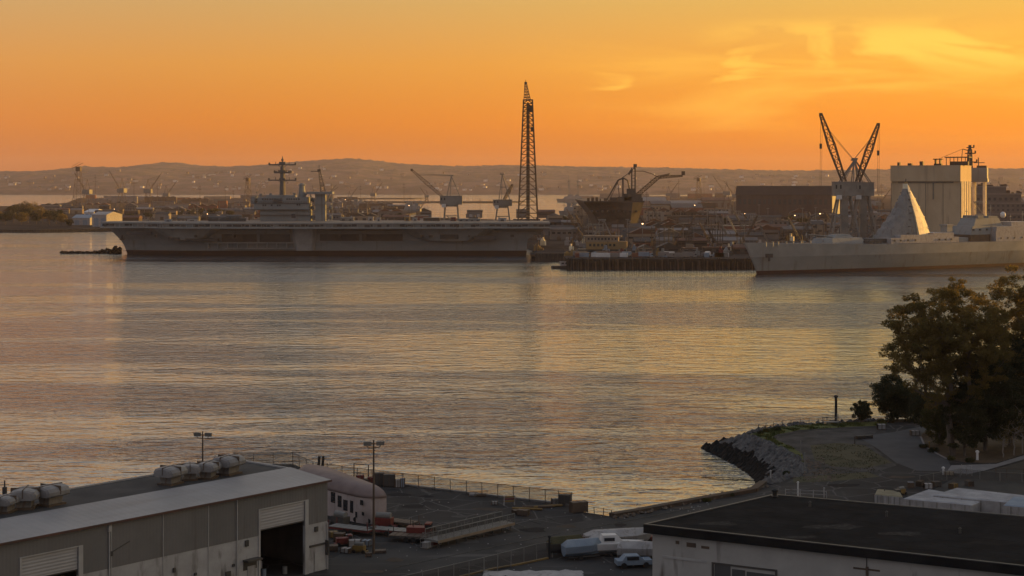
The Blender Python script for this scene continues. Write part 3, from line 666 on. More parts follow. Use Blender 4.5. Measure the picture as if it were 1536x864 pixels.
a = MB(); a.lattice((-.7, 0, zshoulder), (-1.9, 0, bt-2), 5.4, 1.7, 6, .35, .25); a.box((-1.9, 0, bt-1.5), (2.2, 2.2, 2)).tube((-1.9, 0, bt-1), (-1.9, 0, bt+1.4), .2); a.box((2.6, 0, zshoulder-7), (3, 5, 5)); a.box((0, 0, zshoulder), (8.4, 7.6, .8)).box((3.4, 0, zshoulder-24), (2.4, 4, 3))
a.build('top_platform', steeldk, lt)
a = MB()
for sx, sy in ((-1, -1), (1, -1), (1, 1), (-1, 1)): a.box((sx*9.2, sy*9.2, .6), (3, 3, 1.6))
a.each('footing', conc, lt)

# ============================================================ cranes
def crane(label, Y, cx, base_hw, z_house, house_w, house_h, aframe, jib_root, jib_tip, wj=(2.6, 1.4), m_=craneg, group='level luffing dock cranes', z0=5, jib2=None, hook=None, cab=True, depth=9, central=False, wins=True, rj=.36):
    t = thing('dock_crane', label, 'crane', (cx, Y, z0), 0, group)
    lg = []
    top = house_w*.36
    for sx in (-1, 1):
        for sy in (-1, 1):
            b = MB(); b.tube((sx*base_hw, sy*depth*.7, 0), (sx*top*.75, sy*depth*.35, z_house-z0), .95, .8, 4); b.box((sx*base_hw, sy*depth*.7, .8), (3.6, 2, 1.8)); b.build('leg', m_, t)
    b = MB(); hz_ = z_house-z0
    for f in (.35, .68):
        wx = base_hw+(top*.75-base_hw)*f; wy = depth*.7+(depth*.35-depth*.7)*f
        for s in (-1, 1): b.tube((-wx, s*wy, hz_*f), (wx, s*wy, hz_*f), .4, n=4); b.tube((s*wx, -wy, hz_*f), (s*wx, wy, hz_*f), .4, n=4)
    for s in (-1, 1): b.tube((-base_hw, s*depth*.7, 0), (base_hw*.7, s*depth*.55, hz_*.35), .3, n=4).tube((base_hw*.83, s*depth*.56, hz_*.35), (-base_hw*.5, s*depth*.45, hz_*.68), .3, n=4)
    b.build('portal_brace', m_, t)
    if central: MB().bx(-2.2, 2.2, -3.0, 3.0, 0, hz_-1.5).build('stair_tower', m_, t)
    b = MB(); b.lathe([(house_w*.30, hz_-1.6), (house_w*.30, hz_)], (0, 0), 14); b.build('turntable', m_, t)
    b = MB(); b.bx(-house_w/2, house_w/2, -depth/2, depth/2, hz_, hz_+house_h); b.bx(-house_w/2-.3, house_w/2+.3, -depth/2-.3, depth/2+.3, hz_+house_h, hz_+house_h+.35)
    h_o = b.build('machinery_house', m_, t)
    b = MB(); k = int(house_w/2.6)
    for i in range(k if wins else 2): b.bx(-house_w/2+(i+.3)*house_w/k, -house_w/2+(i+.62)*house_w/k, -depth/2-.07, -depth/2-.01, hz_+house_h*.52, hz_+house_h*.8)
    b.each('window', glassd, h_o)
    ax, az_ = aframe; ax -= cx; az_ -= z0
    b = MB(); zt = hz_+house_h
    for s in (-1, 1):
        b.tube((-house_w*.2, s*depth*.35, zt), (ax, s*.8, az_), .42, n=4).tube((house_w*.38, s*depth*.35, zt), (ax, s*.8, az_), .42, n=4)
        b.tube((-house_w*.05, s*depth*.35, zt), (ax, s*.8, az_-1), .3, n=4)
        b.tube((-house_w*.2+(ax+house_w*.2)*.5, s*depth*.2, (zt+az_)/2), (house_w*.38+(ax-house_w*.38)*.5, s*depth*.2, (zt+az_)/2), .25, n=4)
    b.box((ax, 0, az_+.4), (3.8, 2.6, 1.0)); b.build('a_frame', m_, t)
    def jib(root, tip):
        r_ = Vector((root[0]-cx, root[2] if len(root) > 2 else -depth*.3, root[1]-z0)); q = Vector((tip[0]-cx, (tip[2] if len(tip) > 2 else -depth*.3), tip[1]-z0))
        ln = (q-r_).length; b = MB(); b.lattice(r_, r_.lerp(q, .55), wj[0]*.6, wj[0], max(4, int(ln*.55/wj[0])), rj); b.lattice(r_.lerp(q, .55), q, wj[0], wj[1], max(4, int(ln*.45/wj[0])), rj)
        b.box(tuple(q), (2, 1.6, 2)); o = b.build('jib', m_ if m_ is not craneg else steelbr, t)
        b = MB(); b.tube((ax, 0, az_+.6), r_.lerp(q, .86), .17, n=3).tube((ax, 1, az_+.2), r_.lerp(q, .80), .14, n=3); b.build('stay', steeldk, t)
        if hook:
            b = MB(); b.tube(q, (q.x-.6, q.y, hook-z0), .12, n=3).tube(q+Vector((1.0, 0, -1)), (q.x+.4, q.y, hook-z0), .10, n=3); b.box((q.x-.1, q.y, (q.z+hook-z0)/2+4), (1.4, .9, 3.4)); b.build('hoist_rope', steeldk, t)
    if jib_tip: jib(jib_root, jib_tip)
    if jib2: jib(*jib2)
    if cab:
        b = MB(); b.bx(-house_w*.42, -house_w*.42+3.4, -depth/2-2.2, -depth/2-.01, hz_-2.2, hz_+.6); b.build('cab', white, t)
    return t
Y = 1350
crane('grey dock crane behind the carrier with jib raised to the left', Y, PX(677, Y), 7.2, PZ(307, Y), 18.5, 7.2, (PX(677, Y), PZ(264, Y)), (PX(666, Y), PZ(297, Y)), (PX(618, Y), PZ(255, Y)), (2.6, 1.2), hook=None, rj=.2, wins=False)
Y = 1380
crane('grey dock crane beside the lattice tower, jib pointing away', Y, PX(754, Y), 8, PZ(309, Y), 16, 5.2, (PX(753, Y), PZ(262, Y)), (PX(756, Y), PZ(300, Y), 6), (PX(768, Y), PZ(278, Y), 46), hook=None, rj=.22, wins=False)
Y = 1075
crane('tall grey dock crane behind the warship, long jib reaching up to the left', Y, PX(1266, Y), 11, PZ(294, Y), 14.5, 9.2, (PX(1281, Y), PZ(241, Y)), (PX(1265, Y), PZ(273, Y)), (PX(1230, Y), PZ(172, Y)), (4.4, 1.6), hook=PZ(285, Y), group='twin tall dock cranes', central=True, rj=.42, wins=False)
Y = 1098
crane('tall grey dock crane behind the warship, jib reaching up to the right', Y, PX(1294, Y), 10, PZ(294, Y), 13.5, 9.0, (PX(1282, Y), PZ(239, Y)), (PX(1285, Y), PZ(273, Y)), (PX(1316, Y), PZ(187, Y)), (4.2, 1.6), m_=craneg, hook=PZ(290, Y), group='twin tall dock cranes', central=True, rj=.42, wins=False)

# crane with bent jib on the dark hull
Y = 1500
t = thing('floating_crane', 'dark crane with twin masts, arched frame and long cranked jib above the dark flared hull', 'crane', (PX(946, Y), Y-22, PZ(303, Y)))
cx0, z00 = PX(946, Y), PZ(303, Y)
pp = lambda px, py, y=0: (PX(px, Y)-cx0, y, PZ(py, Y)-z00)
a = MB()
for px in (945, 950): a.tube(pp(px, 302), pp(px, 252), .75, .6, 5)
for k in range(9): a.tube(pp(945, 298-k*5), pp(950, 298-k*5), .3, n=4)
a.box(pp(950, 249), (3, 3, 3)).tube(pp(950, 249), pp(948, 254), .8); a.build('mast', steeldk, t)
a = MB(); a.path([pp(x, y) for x, y in ((908, 300), (917, 284), (925, 270), (933, 267), (939, 271), (942, 286))], .7); a.tube(pp(932, 300), pp(932, 268), .8, n=5).tube(pp(927, 298), pp(924, 271), .45, n=4).tube(pp(913, 298), pp(926, 270), .4, n=4).tube(pp(926, 270), pp(945, 257), .4, n=4).tube(pp(940, 262), pp(946, 254), 1.1, n=5)
a.build('arched_frame', steeldk, t)
a = MB(); a.lattice(pp(949, 296), pp(984, 266), 3.4, 3.0, 10, .4, .28).lattice(pp(984, 266), pp(1020, 264), 2.8, 1.2, 9, .36, .26).lattice(pp(984, 266), pp(1001, 261), 2, .8, 5, .3, .2).path([pp(951, 257), pp(962, 257), pp(975, 261), pp(984, 266)], .34).box(pp(1021, 260), (3, 2, 3.6)); a.build('jib', steelbr, t)
a = MB(); a.box(pp(946, 296), (16, 10, 7)).box(pp(934, 298), (12, 10, 4)).box(pp(944, 287), (8, 6, 5)).box(pp(918, 299), (7, 6, 4)); a.build('machinery_house', steeldk, t)

# ============================================================ dark moored hull seen bow on
dh = thing('mothballed_hull', 'dark flared hull of an old aircraft carrier seen bow on under a cranked crane', 'ship', (PX(925, Y), Y, 0))
def q(px, py): return (PX(px, Y)-PX(925, Y), PZ(py, Y))
rows = [(907, 948, 359), (904, 950, 348), (899, 953, 336), (893, 956, 325), (884, 959, 314), (878, 961, 307), (875, 962, 303)]
rings_ = []
for l, r_, y in rows:
    x0, z = q(l, y); x1, _ = q(r_, y); f = (359-y)/56
    rings_.append([(x0, 8-12*f, z), (x0+(x1-x0)*.80, -14-22*f, z), (x1, -8-20*f, z), (x1, 180, z), (x0, 180, z)])
fixn(MB().rings(rings_).build('hull', mat('faded_dark_hull', (.075, .072, .07), (.12, .105, .095), .12, .8, streak=((.14, .08, .05), (.4, .4, .05), .58, .6)), dh))
x0, z = q(874, 303); x1, _ = q(963, 303); MB().bx(x0, x1, -28, 178, z+.01, z+1.2).build('flight_deck', mat('rusty_deck', (.06, .05, .045), (.09, .07, .055), .1, .8), dh)
a = MB(); rr = random.Random(5)
for k in range(14): x = x0+3+k*3.8; a.bx(x, x+rr.uniform(1, 2.8), -26, -22, z+1.2, z+1.2+rr.uniform(.8, 3.4))
a.each('deck_fitting', steelbr, dh)
a = MB()
for k in range(9): a.bx(x0+6+k*5, x0+8+k*5, -30, -22, z-9, z-7.4)
a.each('gallery_opening', hulldk, dh)

# ============================================================ big pale hall and its neighbours
def winrows(b, x0, x1, y, zs, ww=1.6, hh=1.8, gap=3.2, skip=.0, rg=None, dy=.07):
    for z in zs:
        x = x0
        while x+ww < x1:
            if not rg or rg.random() > skip: b.bx(x, x+ww, y-dy, y-.005, z, z+hh)
            x += gap
    return b
Y = 1070; r = -25
A = Vector((PX(1337, 1091), 1091)); B = Vector((PX(1441, 1070), 1070)); dv = (B-A); ang = math.atan2(dv.y, dv.x); Wd = dv.length
ct = thing('concrete_hall', 'huge pale square concrete building behind the warship with one side glowing in the sunset', 'building', (A.x, A.y, 5), ang)
zt = PZ(249, 1075)-5; zb = PZ(272, 1075)-5
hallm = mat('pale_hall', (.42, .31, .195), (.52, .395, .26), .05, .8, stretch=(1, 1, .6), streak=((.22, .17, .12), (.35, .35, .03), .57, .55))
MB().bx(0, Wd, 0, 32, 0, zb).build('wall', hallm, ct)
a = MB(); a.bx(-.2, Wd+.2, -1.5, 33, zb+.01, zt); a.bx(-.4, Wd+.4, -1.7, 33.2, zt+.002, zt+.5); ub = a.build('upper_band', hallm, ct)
a = MB(); a.bx(Wd*.60, Wd*.60+1, -.3, -.01, zb-12, zb-.5); a.bx(Wd*.1, Wd*.9, -.25, -.01, zb-1.2, zb-.1)
for k in range(5): a.bx(Wd*k/4-.2, Wd*k/4+.2, -.18, -.005, 0, zb-1.3)
a.each('wall_seam', mat('hall_joint', (.16, .14, .11), (.22, .19, .15), .3, .9), ct)
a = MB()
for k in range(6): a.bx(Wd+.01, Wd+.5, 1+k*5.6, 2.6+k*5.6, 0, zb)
a.each('buttress', _mats['sunlit_cream_paint'], ct)  # brighter than the hall wall, paints the sunset glow on this side
a = MB()
for x, d_, h_ in ((2, 1.4, 2.2), (9, 2.5, 1.6), (17, 2.2, 2.8), (26.5, 5, 1.2), (27, .8, 4.4), (30, .8, 4.4), (37, 12, 2.6)): a.bx(x, x+d_, 8, 12, zt+.5, zt+.5+h_)
a.bx(26, 32, 7.5, 12.5, zt+4.4, zt+5); a.bx(34, Wd+4, 6, 16, zt+5.6, zt+6.2)
for k in range(7): a.tube((35+k*2.5, 7, zt+.5), (35+k*2.5, 7, zt+5.7), .3, n=4)
a.each('roof_equipment', steelbr, ct)
# service tower to its right, columns with bridge and mast
stt = thing('service_tower', 'tall columned service tower with dark mast, right of the pale concrete building', 'tower', (PX(1456, 1120), 1120, 5), R(-20))
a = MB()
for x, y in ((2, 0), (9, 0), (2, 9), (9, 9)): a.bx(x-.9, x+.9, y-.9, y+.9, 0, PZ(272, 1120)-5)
a.each('column', _mats['sunlit_cream_paint'], stt)  # bright cream puts the low sunlight into the column colour
a = MB(); z1 = PZ(273, 1120)-5
a.bx(-4, 11.4, -3, 12, z1, z1+2.4).bx(-1, 11, -2.5, 11, z1+2.401, z1+9.8)
a.build('bridge_platform', hull, stt); a = MB()
for z in (12, 24, 33): a.bx(.5, 10, -.6, 9.6, z, z+1)
a.tube((2, -.8, 12), (9, -.8, 24), .35, n=4).tube((9, -.8, 24), (2, -.8, 34), .35, n=4)
a.build('brace_frame', hull, stt)
a = MB(); zt2 = z1+9.8
a.lattice((-1, 2, z1+2), (-.6, 2, PZ(224, 1120)-5), 4.2, 2.2, 9, .5, .35).bx(-2.1, .7, .7, 3.3, z1+4, PZ(236, 1120)-5); a.box((-.6, 2, PZ(224, 1120)-4), (2, 2, 4)).tube((-.6, 2, PZ(224, 1120)-4), (-.6, 2, PZ(218, 1120)-5), .25)
for z, w_ in ((zt2+4, 9), (zt2+10, 7), (zt2+14, 5)): a.box((-.4, 2, z), (w_, 1.2, .7)); a.box((-.4+w_*.48, 2, z+.9), (1, 1, 1.8))
a.tube((5, 2, zt2), (5, 2, zt2+7), .35).box((5.6, 2, zt2+3.5), (7, .5, .5)).path([(-2, 1, zt2+12), (-5.5, 1, zt2+13), (-6, 1, zt2+7)], .3).tube((-5.5, 1, zt2+13), (-22, 0, zt2+6), .13, n=3)
a.build('mast', steeldk, stt)
MB().bx(4, 10.5, 0, 8, zt2+.01, zt2+1.5).build('roof_plant', steelbr, stt)

# long shed with dark roof
Y = 1900; A = Vector((PX(1104, 1925), 1925)); B = Vector((PX(1247, 1880), 1880)); dv = B-A; Wd = dv.length; ang = math.atan2(dv.y, dv.x)
sh = thing('long_shed', 'very long dark brown shipyard shed with flat dark roof left of the twin cranes', 'building', (A.x, A.y, 5), ang)
hz0 = PZ(278.5, 1900)-5; dkshed = mat('dark_shed_wall', (.075, .055, .05), (.10, .075, .065), .02, .8, stretch=(6, 1, .5)); dkroof = mat('dark_shed_roof', (.045, .038, .038), (.06, .05, .048), .03, .8)
MB().bx(0, Wd, 0, 46, 0, hz0-11).build('wall', dkshed, sh)
MB().xprism([(-.6, hz0-11), (4, hz0-.3), (18, hz0), (42, hz0), (46.6, hz0-11)], -.6, Wd+.4).build('roof', dkroof, sh)
MB().bx(Wd+.41, Wd+.8, 1, 45, 0, hz0-11.5).build('end_door', craneg, sh)
winrows(MB(), 3, Wd-3, 0, (hz0-22,), 3.5, 6, 6).each('window', hulldk, sh)

# stepped grey block at the right edge
Y = 1480; tb = thing('stepped_building', 'broad stepped grey brown building block at the right edge beyond the service tower', 'building', (PX(1468, Y), Y, 5), R(-4))
a = MB(); sp = lambda px: PX(px, Y)-PX(1468, Y); zz = lambda py: PZ(py, Y)-5
blm = mat('grey_brown_block', (.115, .095, .085), (.16, .135, .12), .04, .85, stretch=(1, 1, 3)); blm2 = mat('grey_brown_block_pale', (.19, .165, .15), (.25, .215, .19), .08, .85)
a.bx(0, sp(1600), 0, 60, 0, zz(322)).bx(sp(1474), sp(1600), 12, 60, zz(322), zz(306)).bx(sp(1470), sp(1540), 24, 60, zz(306), zz(292)).bx(sp(1472), sp(1520), 30, 60, zz(292), zz(281)); a.build('wall', blm, tb)
a = MB(); 
for x0, x1, y, z in ((0, 1600, -.5, 322), (1474, 1600, 11.5, 306), (1470, 1540, 23.5, 292), (1472, 1520, 29.5, 281)): a.bx((sp(x0) if x0 else -.5)-.3, sp(x1)+.3, y, y+2.2, zz(z)+.01, zz(z)+1.1)
a.build('parapet', blm2, tb)
b = MB(); winrows(b, 3, sp(1590), 0, (6, 11, 15), 2, 2, 4); winrows(b, sp(1478), sp(1590), 12, (zz(322)+3, zz(322)+7), 2, 2, 4.4); winrows(b, sp(1474), sp(1536), 24, (zz(306)+3,), 2.4, 2.6, 5); b.each('window', glassd, tb)
a = MB(); rr = random.Random(8)
for k in range(16): x = sp(1473)+rr.random()*60; a.bx(x, x+rr.uniform(1, 4), 34, 38, zz(292 if x > sp(1520) else 281), zz(281 if x < sp(1520) else 292)+rr.uniform(2, 4)); 
a.each('roof_equipment', steelbr, tb)

# ============================================================ shipyard: pier, buildings, cranes, vehicles
def YD(py, z=5): return F*(H-z)/(py-HY)
def leafcloud(name, parent, m, clumps, n, size, seed=0, flat=1.0):
    """foliage of small leaf faces; clumps: (centre, radius)"""
    g = np.random.RandomState(seed); C = np.array([c for c, r in clumps], float); Rr = np.array([r if isinstance(r, (tuple, list)) else (r, r, r) for c, r in clumps], float)
    wt = Rr.prod(1)**.66; idx = g.choice(len(C), n, p=wt/wt.sum()); u = g.normal(size=(n, 3)); u /= np.linalg.norm(u, axis=1)[:, None]
    rad = g.uniform(.15, 1, n)**.45; ctr = C[idx]+u*Rr[idx]*rad[:, None]+g.normal(size=(n, 3))*size*.4
    a = g.normal(size=(n, 3)); a /= np.linalg.norm(a, axis=1)[:, None]; b = np.cross(a, g.normal(size=(n, 3))); b /= np.linalg.norm(b, axis=1)[:, None]
    s = size*g.uniform(.55, 1.25, n)[:, None]; a *= s; b *= s*.55*flat
    V = np.stack([ctr-a, ctr+b, ctr+a, ctr-b], 1).reshape(-1, 3)
    me = bpy.data.meshes.new(name); me.vertices.add(4*n); me.vertices.foreach_set('co', V.ravel()); me.loops.add(4*n); me.loops.foreach_set('vertex_index', np.arange(4*n))
    me.polygons.add(n); me.polygons.foreach_set('loop_start', np.arange(0, 4*n, 4)); me.update(calc_edges=True); me.materials.append(m)
    o = bpy.data.objects.new(name, me); sc.collection.objects.link(o); o.parent = parent; return o
leafdark = mat('dark_leaf', (.022, .030, .012), (.050, .050, .018), .7, .8, transl=.25)
leafbrown = mat('autumn_leaf', (.085, .072, .020), (.21, .145, .042), .30, .8, transl=.5, world=True)
leafolive = mat('olive_leaf', (.045, .050, .014), (.10, .095, .03), .8, .8, transl=.3)
bark = mat('bark', (.07, .055, .042), (.13, .105, .085), 1.2, .95, .05, stretch=(1, 1, .3))
paleb = mat('pale_bark', (.24, .21, .19), (.15, .13, .115), 1.2, .9, stretch=(1, 1, .4))
def small_tree(label, loc, hgt, rad, m, seed, group=None, n=900, size=.8, name='tree', trunk=True, cat='tree'):
    t = thing(name, label, cat, loc, 0, group); g = random.Random(seed); cl = []
    for k in range(12):
        an = g.uniform(0, 6.28); rr_ = rad*g.uniform(.1, .75); z = hgt*g.uniform(.35, .9); cl.append(((math.cos(an)*rr_, math.sin(an)*rr_, z), (rad*g.uniform(.3, .5), rad*g.uniform(.3, .5), hgt*g.uniform(.12, .2))))
    leafcloud('crown', t, m, cl, n, size, seed)
    if trunk:
        b = MB(); b.tube((0, 0, -.1), (g.uniform(-.1, .1)*hgt, 0, hgt*.55), hgt*.035, hgt*.018, 6)
        for k in range(4): c = cl[k][0]; b.tube((0, 0, hgt*.25), c, hgt*.016, hgt*.006, 4)
        b.build('trunk', bark, t)
    return t

# dark pier in front
Yp = 974
pier = thing('pier', 'long dark timber piled pier in front of the crowded yard', 'pier', (PX(850, Yp), Yp, 0))
pl = PX(1140, Yp)-PX(850, Yp)
timber = mat('wet_timber', (.018, .016, .014), (.045, .038, .032), .8, .9, .05)
MB().bx(0, pl+20, 0, 68, 4.0, 5.6).build('deck_slab', yard_gr, pier)
MB().bx(-.3, pl+20, -.6, -.01, 3.6, 6.0).build('fender_beam', timber, pier)
a = MB(); rr = random.Random(11)
for k in range(78): x = 1+k*pl/78+rr.uniform(-.4, .4); a.tube((x, -.9, -1), (x+rr.uniform(-.2, .2), -.9, rr.choice([4.2, 5, 5.5, 6.6])), rr.uniform(.3, .55), n=6)
[o.data.materials.clear() or o.data.materials.append([timber, quaywall, steelbr][k % 3]) for k, o in enumerate(a.each('pile', timber, pier))]
MB().bx(0, pl+20, 1.5, 2, -1, 4).build('rear_wall', blackm, pier)
pr2 = thing('pier', 'low dark jetty below the carrier stern', 'pier', (PX(796, 1075), 1080, 0))
w2 = PX(872, 1080)-PX(796, 1080); MB().bx(0, w2, 0, 34, 2.6, 4).build('deck_slab', yard_gr, pr2); MB().bx(1, w2, 1, 33, -1, 2.59).build('rear_wall', blackm, pr2)
a = MB()
for k in range(22): x = .5+k*w2/22; a.tube((x, -.5, -1), (x, -.5, rr.choice([3, 4.2, 4.8])), .4, n=6)
a.each('pile', timber, pr2)
# the rubble mole by the bow
a = MB(); rr = random.Random(2)
for k in range(420):
    px = 180-rr.random()**1.6*88 if k < 330 else rr.uniform(96, 142); f = (px-92)/88; Yk = 1195+rr.uniform(-9, 9); hh = (.3+5.6*max(0, f-.5)*2*(rr.random()**.7)) if f > .45 else .5
    a.rock((PX(px, Yk), Yk, max(.0, hh*rr.random())), rr.uniform(.8, 1.9), k)
o = a.build('rubble_mole', rockdark); o['kind'] = 'stuff'; o['label'] = 'low dark rubble mole beside the carrier bow'

wallpal = {'dark brown': mat('wall_dark_brown', (.055, .042, .036), (.08, .062, .052), .1, .85), 'grey': mat('wall_grey', (.125, .115, .108), (.165, .15, .14), .1, .85), 'pale grey': mat('wall_pale_grey', (.17, .155, .145), (.225, .205, .19), .1, .85),
           'rust red': mat('wall_rust_red', (.15, .06, .045), (.20, .085, .06), .1, .85), 'tan': mat('wall_tan', (.20, .155, .115), (.26, .205, .15), .1, .85), 'slate blue': mat('wall_slate_blue', (.085, .095, .105), (.12, .125, .13), .1, .85)}
roofpal = [mat('roof_dark', (.035, .033, .032), (.06, .055, .052), .08, .8), mat('roof_grey', (.075, .068, .064), (.11, .10, .094), .08, .7), mat('roof_rust', (.12, .06, .04), (.09, .05, .038), .08, .8), mat('roof_pale', (.13, .12, .115), (.18, .165, .155), .08, .6)]
def yard_building(rg, x, Y, z, w_, d_, h_, col, roof, label, group, rz=0, name='yard_building', cat='building', detail=True):
    t = thing(name, label, cat, (x, Y, z), rz, group); m_ = wallpal[col]; rm = rg.choice(roofpal)
    MB().bx(-w_/2, w_/2, 0, d_, 0, h_).build('wall', m_, t)
    if roof == 'flat':
        b = MB(); b.bx(-w_/2-.3, w_/2+.3, -.3, d_+.3, h_+.002, h_+.5); ro = b.build('roof', rm, t)
        if detail:
            b = MB()
            for k in range(rg.randint(0, 3)): xx = rg.uniform(-w_/2+1, w_/2-4); b.bx(xx, xx+rg.uniform(1, 3.5), d_*.3, d_*.3+2.5, h_+.5, h_+.5+rg.uniform(.8, 2.6))
            b.each('roof_vent', rg.choice(list(wallpal.values())), ro)
    elif roof == 'gabled':
        MB().xprism([(-.5, h_+.002), (d_/2, h_+min(6, d_*.22)), (d_+.5, h_+.002)], -w_/2-.4, w_/2+.4).build('roof', rm, t)
    elif roof == 'cross gabled':
        a = MB(); n = max(1, int(w_/14)); s = w_/n
        for k in range(n):
            x0 = -w_/2+k*s; vs = [(x0, -.4, h_), (x0+s/2, -.4, h_+s*.22), (x0+s, -.4, h_), (x0, d_+.4, h_), (x0+s/2, d_+.4, h_+s*.22), (x0+s, d_+.4, h_)]
            a.add(vs, [(0, 1, 2), (3, 5, 4), (0, 3, 4, 1), (1, 4, 5, 2), (0, 2, 5, 3)])
        a.build('roof', rm, t)
    else:
        MB().xprism([(-.4, h_+.002), (-.2, h_+1), (d_*.5, h_+d_*.16+1.2), (d_+.2, h_+1), (d_+.4, h_+.002)], -w_/2-.3, w_/2+.3).build('roof', rm, t)
    if detail:
        b = MB(); k = rg.randint(0, 2)
        if k == 0:
            st = rg.uniform(3, 5.5); ww = st*rg.uniform(.35, .7); zz_ = [h_*.62] if h_ < 8 else [h_*.3, h_*.68]
            for z_ in zz_: winrows(b, -w_/2+1, w_/2-1, 0, (z_,), ww, min(2.2, h_*.22), st, .15, rg)
            b.f and b.each('window', glassd, t) if len(b.cut) < 40 else b.build('window', glassd, t)
        elif k == 1:
            n = max(1, int(w_/10))
            for i in range(n): xx = -w_/2+(i+.5)*w_/n; b.bx(xx-2.2, xx+2.2, -.12, -.01, 0, h_*.62)
            b.each('door', rg.choice([hulldk, whiteold, steelbr, glassd]), t)
        else:
            b.bx(-w_/2+.5, w_/2-.5, -.10, -.01, h_*.55, h_*.72); b.build('window_strip', glassd, t)
            b = MB(); b.bx(-w_*.2, -w_*.2+3, -.12, -.01, 0, 3.2); b.build('door', steeldk, t)
        if rg.random() < .3: b = MB(); b.bx(-w_/2-.01-1.6, -w_/2-.01, 2, 5, 0, h_*.7); b.build('lean_to', m_, t)
    return t
cols = ['dark brown', 'grey', 'grey', 'pale grey', 'rust red', 'tan', 'dark brown', 'slate blue']
def row(py, px0, px1, hs, ws_, rowname, seed, skip=(), z=5, gap=(.5, 4), depth=(8, 15), cols_=cols, group='shipyard buildings', jit=.0, detail=True):
    g = random.Random(seed); Y0 = YD(py, z); px = px0; L_ = []
    while px < px1:
        w_ = g.uniform(*ws_); wpx = w_*F/Y0; cx_ = px+wpx/2
        if any(a < cx_+wpx/2 and cx_-wpx/2 < b for a, b in skip): px += 8; continue
        L_.append((cx_, w_)); px += wpx+g.uniform(*gap)*F/Y0
    for i, (cx_, w_) in enumerate(L_):
        Yk = Y0+g.uniform(0, jit); c = g.choice(cols_); rf = g.choice(['flat', 'flat', 'gabled', 'round topped', 'cross gabled']); h_ = g.uniform(*hs)
        if w_ > 22: h_ *= .9
        nm = ('low ' if h_ < 7 else '')+c+' '+rf+' shed'
        yard_building(g, PX(cx_, Yk), Yk, z, w_, g.uniform(*depth), h_, c, rf, nm+', '+ordn(i, len(L_))+' in '+rowname, group, R(g.uniform(-6, 6)), detail=detail)
    return L_
row(381, 958, 1122, (3.2, 5.5), (7, 20), 'the row along the pier', 21, depth=(8, 12), gap=(.5, 4))
row(374, 880, 1135, (4, 8), (8, 22), 'yard row two', 22, skip=((866, 946),))
row(366.5, 830, 1150, (5, 9), (9, 26), 'yard row three', 23, skip=((873, 940),))
row(359.5, 826, 1345, (5, 9), (9, 30), 'yard row four', 24, skip=((1240, 1312), (1325, 1345)))
row(353, 778, 1345, (6, 10), (10, 32), 'yard row five', 25, skip=((1250, 1306),))
row(347.5, 770, 1500, (7, 11), (12, 34), 'yard row six', 26, skip=((872, 966), (1325, 1472)))
row(342, 770, 1335, (7, 13), (14, 36), 'yard row seven', 27, skip=((872, 966),))
row(337, 822, 1330, (8, 14), (14, 40), 'yard row eight', 28, skip=((872, 966),))
row(332.5, 834, 1330, (9, 15), (16, 50), 'yard row nine', 29, skip=((872, 966), (1098, 1262)))
row(328, 846, 1330, (9, 16), (18, 60), 'yard row ten', 30, skip=((874, 966), (1098, 1262)))
row(323, 860, 1540, (9, 16), (20, 60), 'yard row eleven', 31, skip=((1098, 1262), (1330, 1475)), depth=(20, 40))
row(317, 955, 1540, (9, 17), (20, 70), 'yard row twelve', 32, skip=((1098, 1262), (1330, 1475)), depth=(20, 50))
row(304, 128, 515, (8, 18), (20, 90), 'the shore row above the last', 48, z=3, gap=(4, 60), cols_=cols+['pale grey'], detail=False)
row(300, 128, 515, (8, 18), (25, 120), 'the topmost shore row', 49, z=3, gap=(4, 60), cols_=cols+['pale grey'], detail=False)
row(297.5, 860, 1330, (8, 20), (25, 120), 'the row across the far channel', 50, z=3, gap=(4, 80), detail=False)
row(311, 960, 1540, (8, 18), (20, 80), 'the last yard row', 33, skip=((1110, 1255), (1330, 1475)), depth=(20, 50))
row(333, 436, 832, (5, 9), (10, 34), 'the row above the deck', 34, skip=((655, 700), (738, 812)), gap=(2, 14))
row(327, 520, 836, (6, 12), (14, 40), 'the upper row above the deck', 35, skip=((660, 694), (742, 770)), gap=(4, 20))
# left shore
row(338.5, 128, 420, (6, 9), (12, 30), 'the first shore row', 41, z=3, gap=(2, 14), skip=((100, 184),))
row(332, 60, 480, (6, 10), (12, 36), 'shore row two', 42, z=3, gap=(2, 16), skip=((96, 184),))
row(326, -30, 560, (6, 11), (14, 40), 'shore row three', 43, z=3, gap=(2, 24), skip=((96, 140),))
row(320.5, -30, 590, (6, 11), (14, 50), 'shore row four', 44, z=3, gap=(4, 30), cols_=cols+['pale grey', 'tan'])
row(316, -30, 600, (6, 12), (18, 60), 'shore row five', 45, z=3, gap=(6, 40), cols_=cols+['pale grey', 'pale grey'])
row(312.5, 60, 580, (6, 12), (18, 70), 'shore row six', 46, z=3, gap=(6, 60), cols_=cols+['pale grey', 'pale grey'], detail=False)
row(309.6, 120, 560, (6, 14), (18, 80), 'the last shore row', 47, z=3, gap=(10, 80), cols_=cols+['pale grey', 'pale grey'], detail=False)

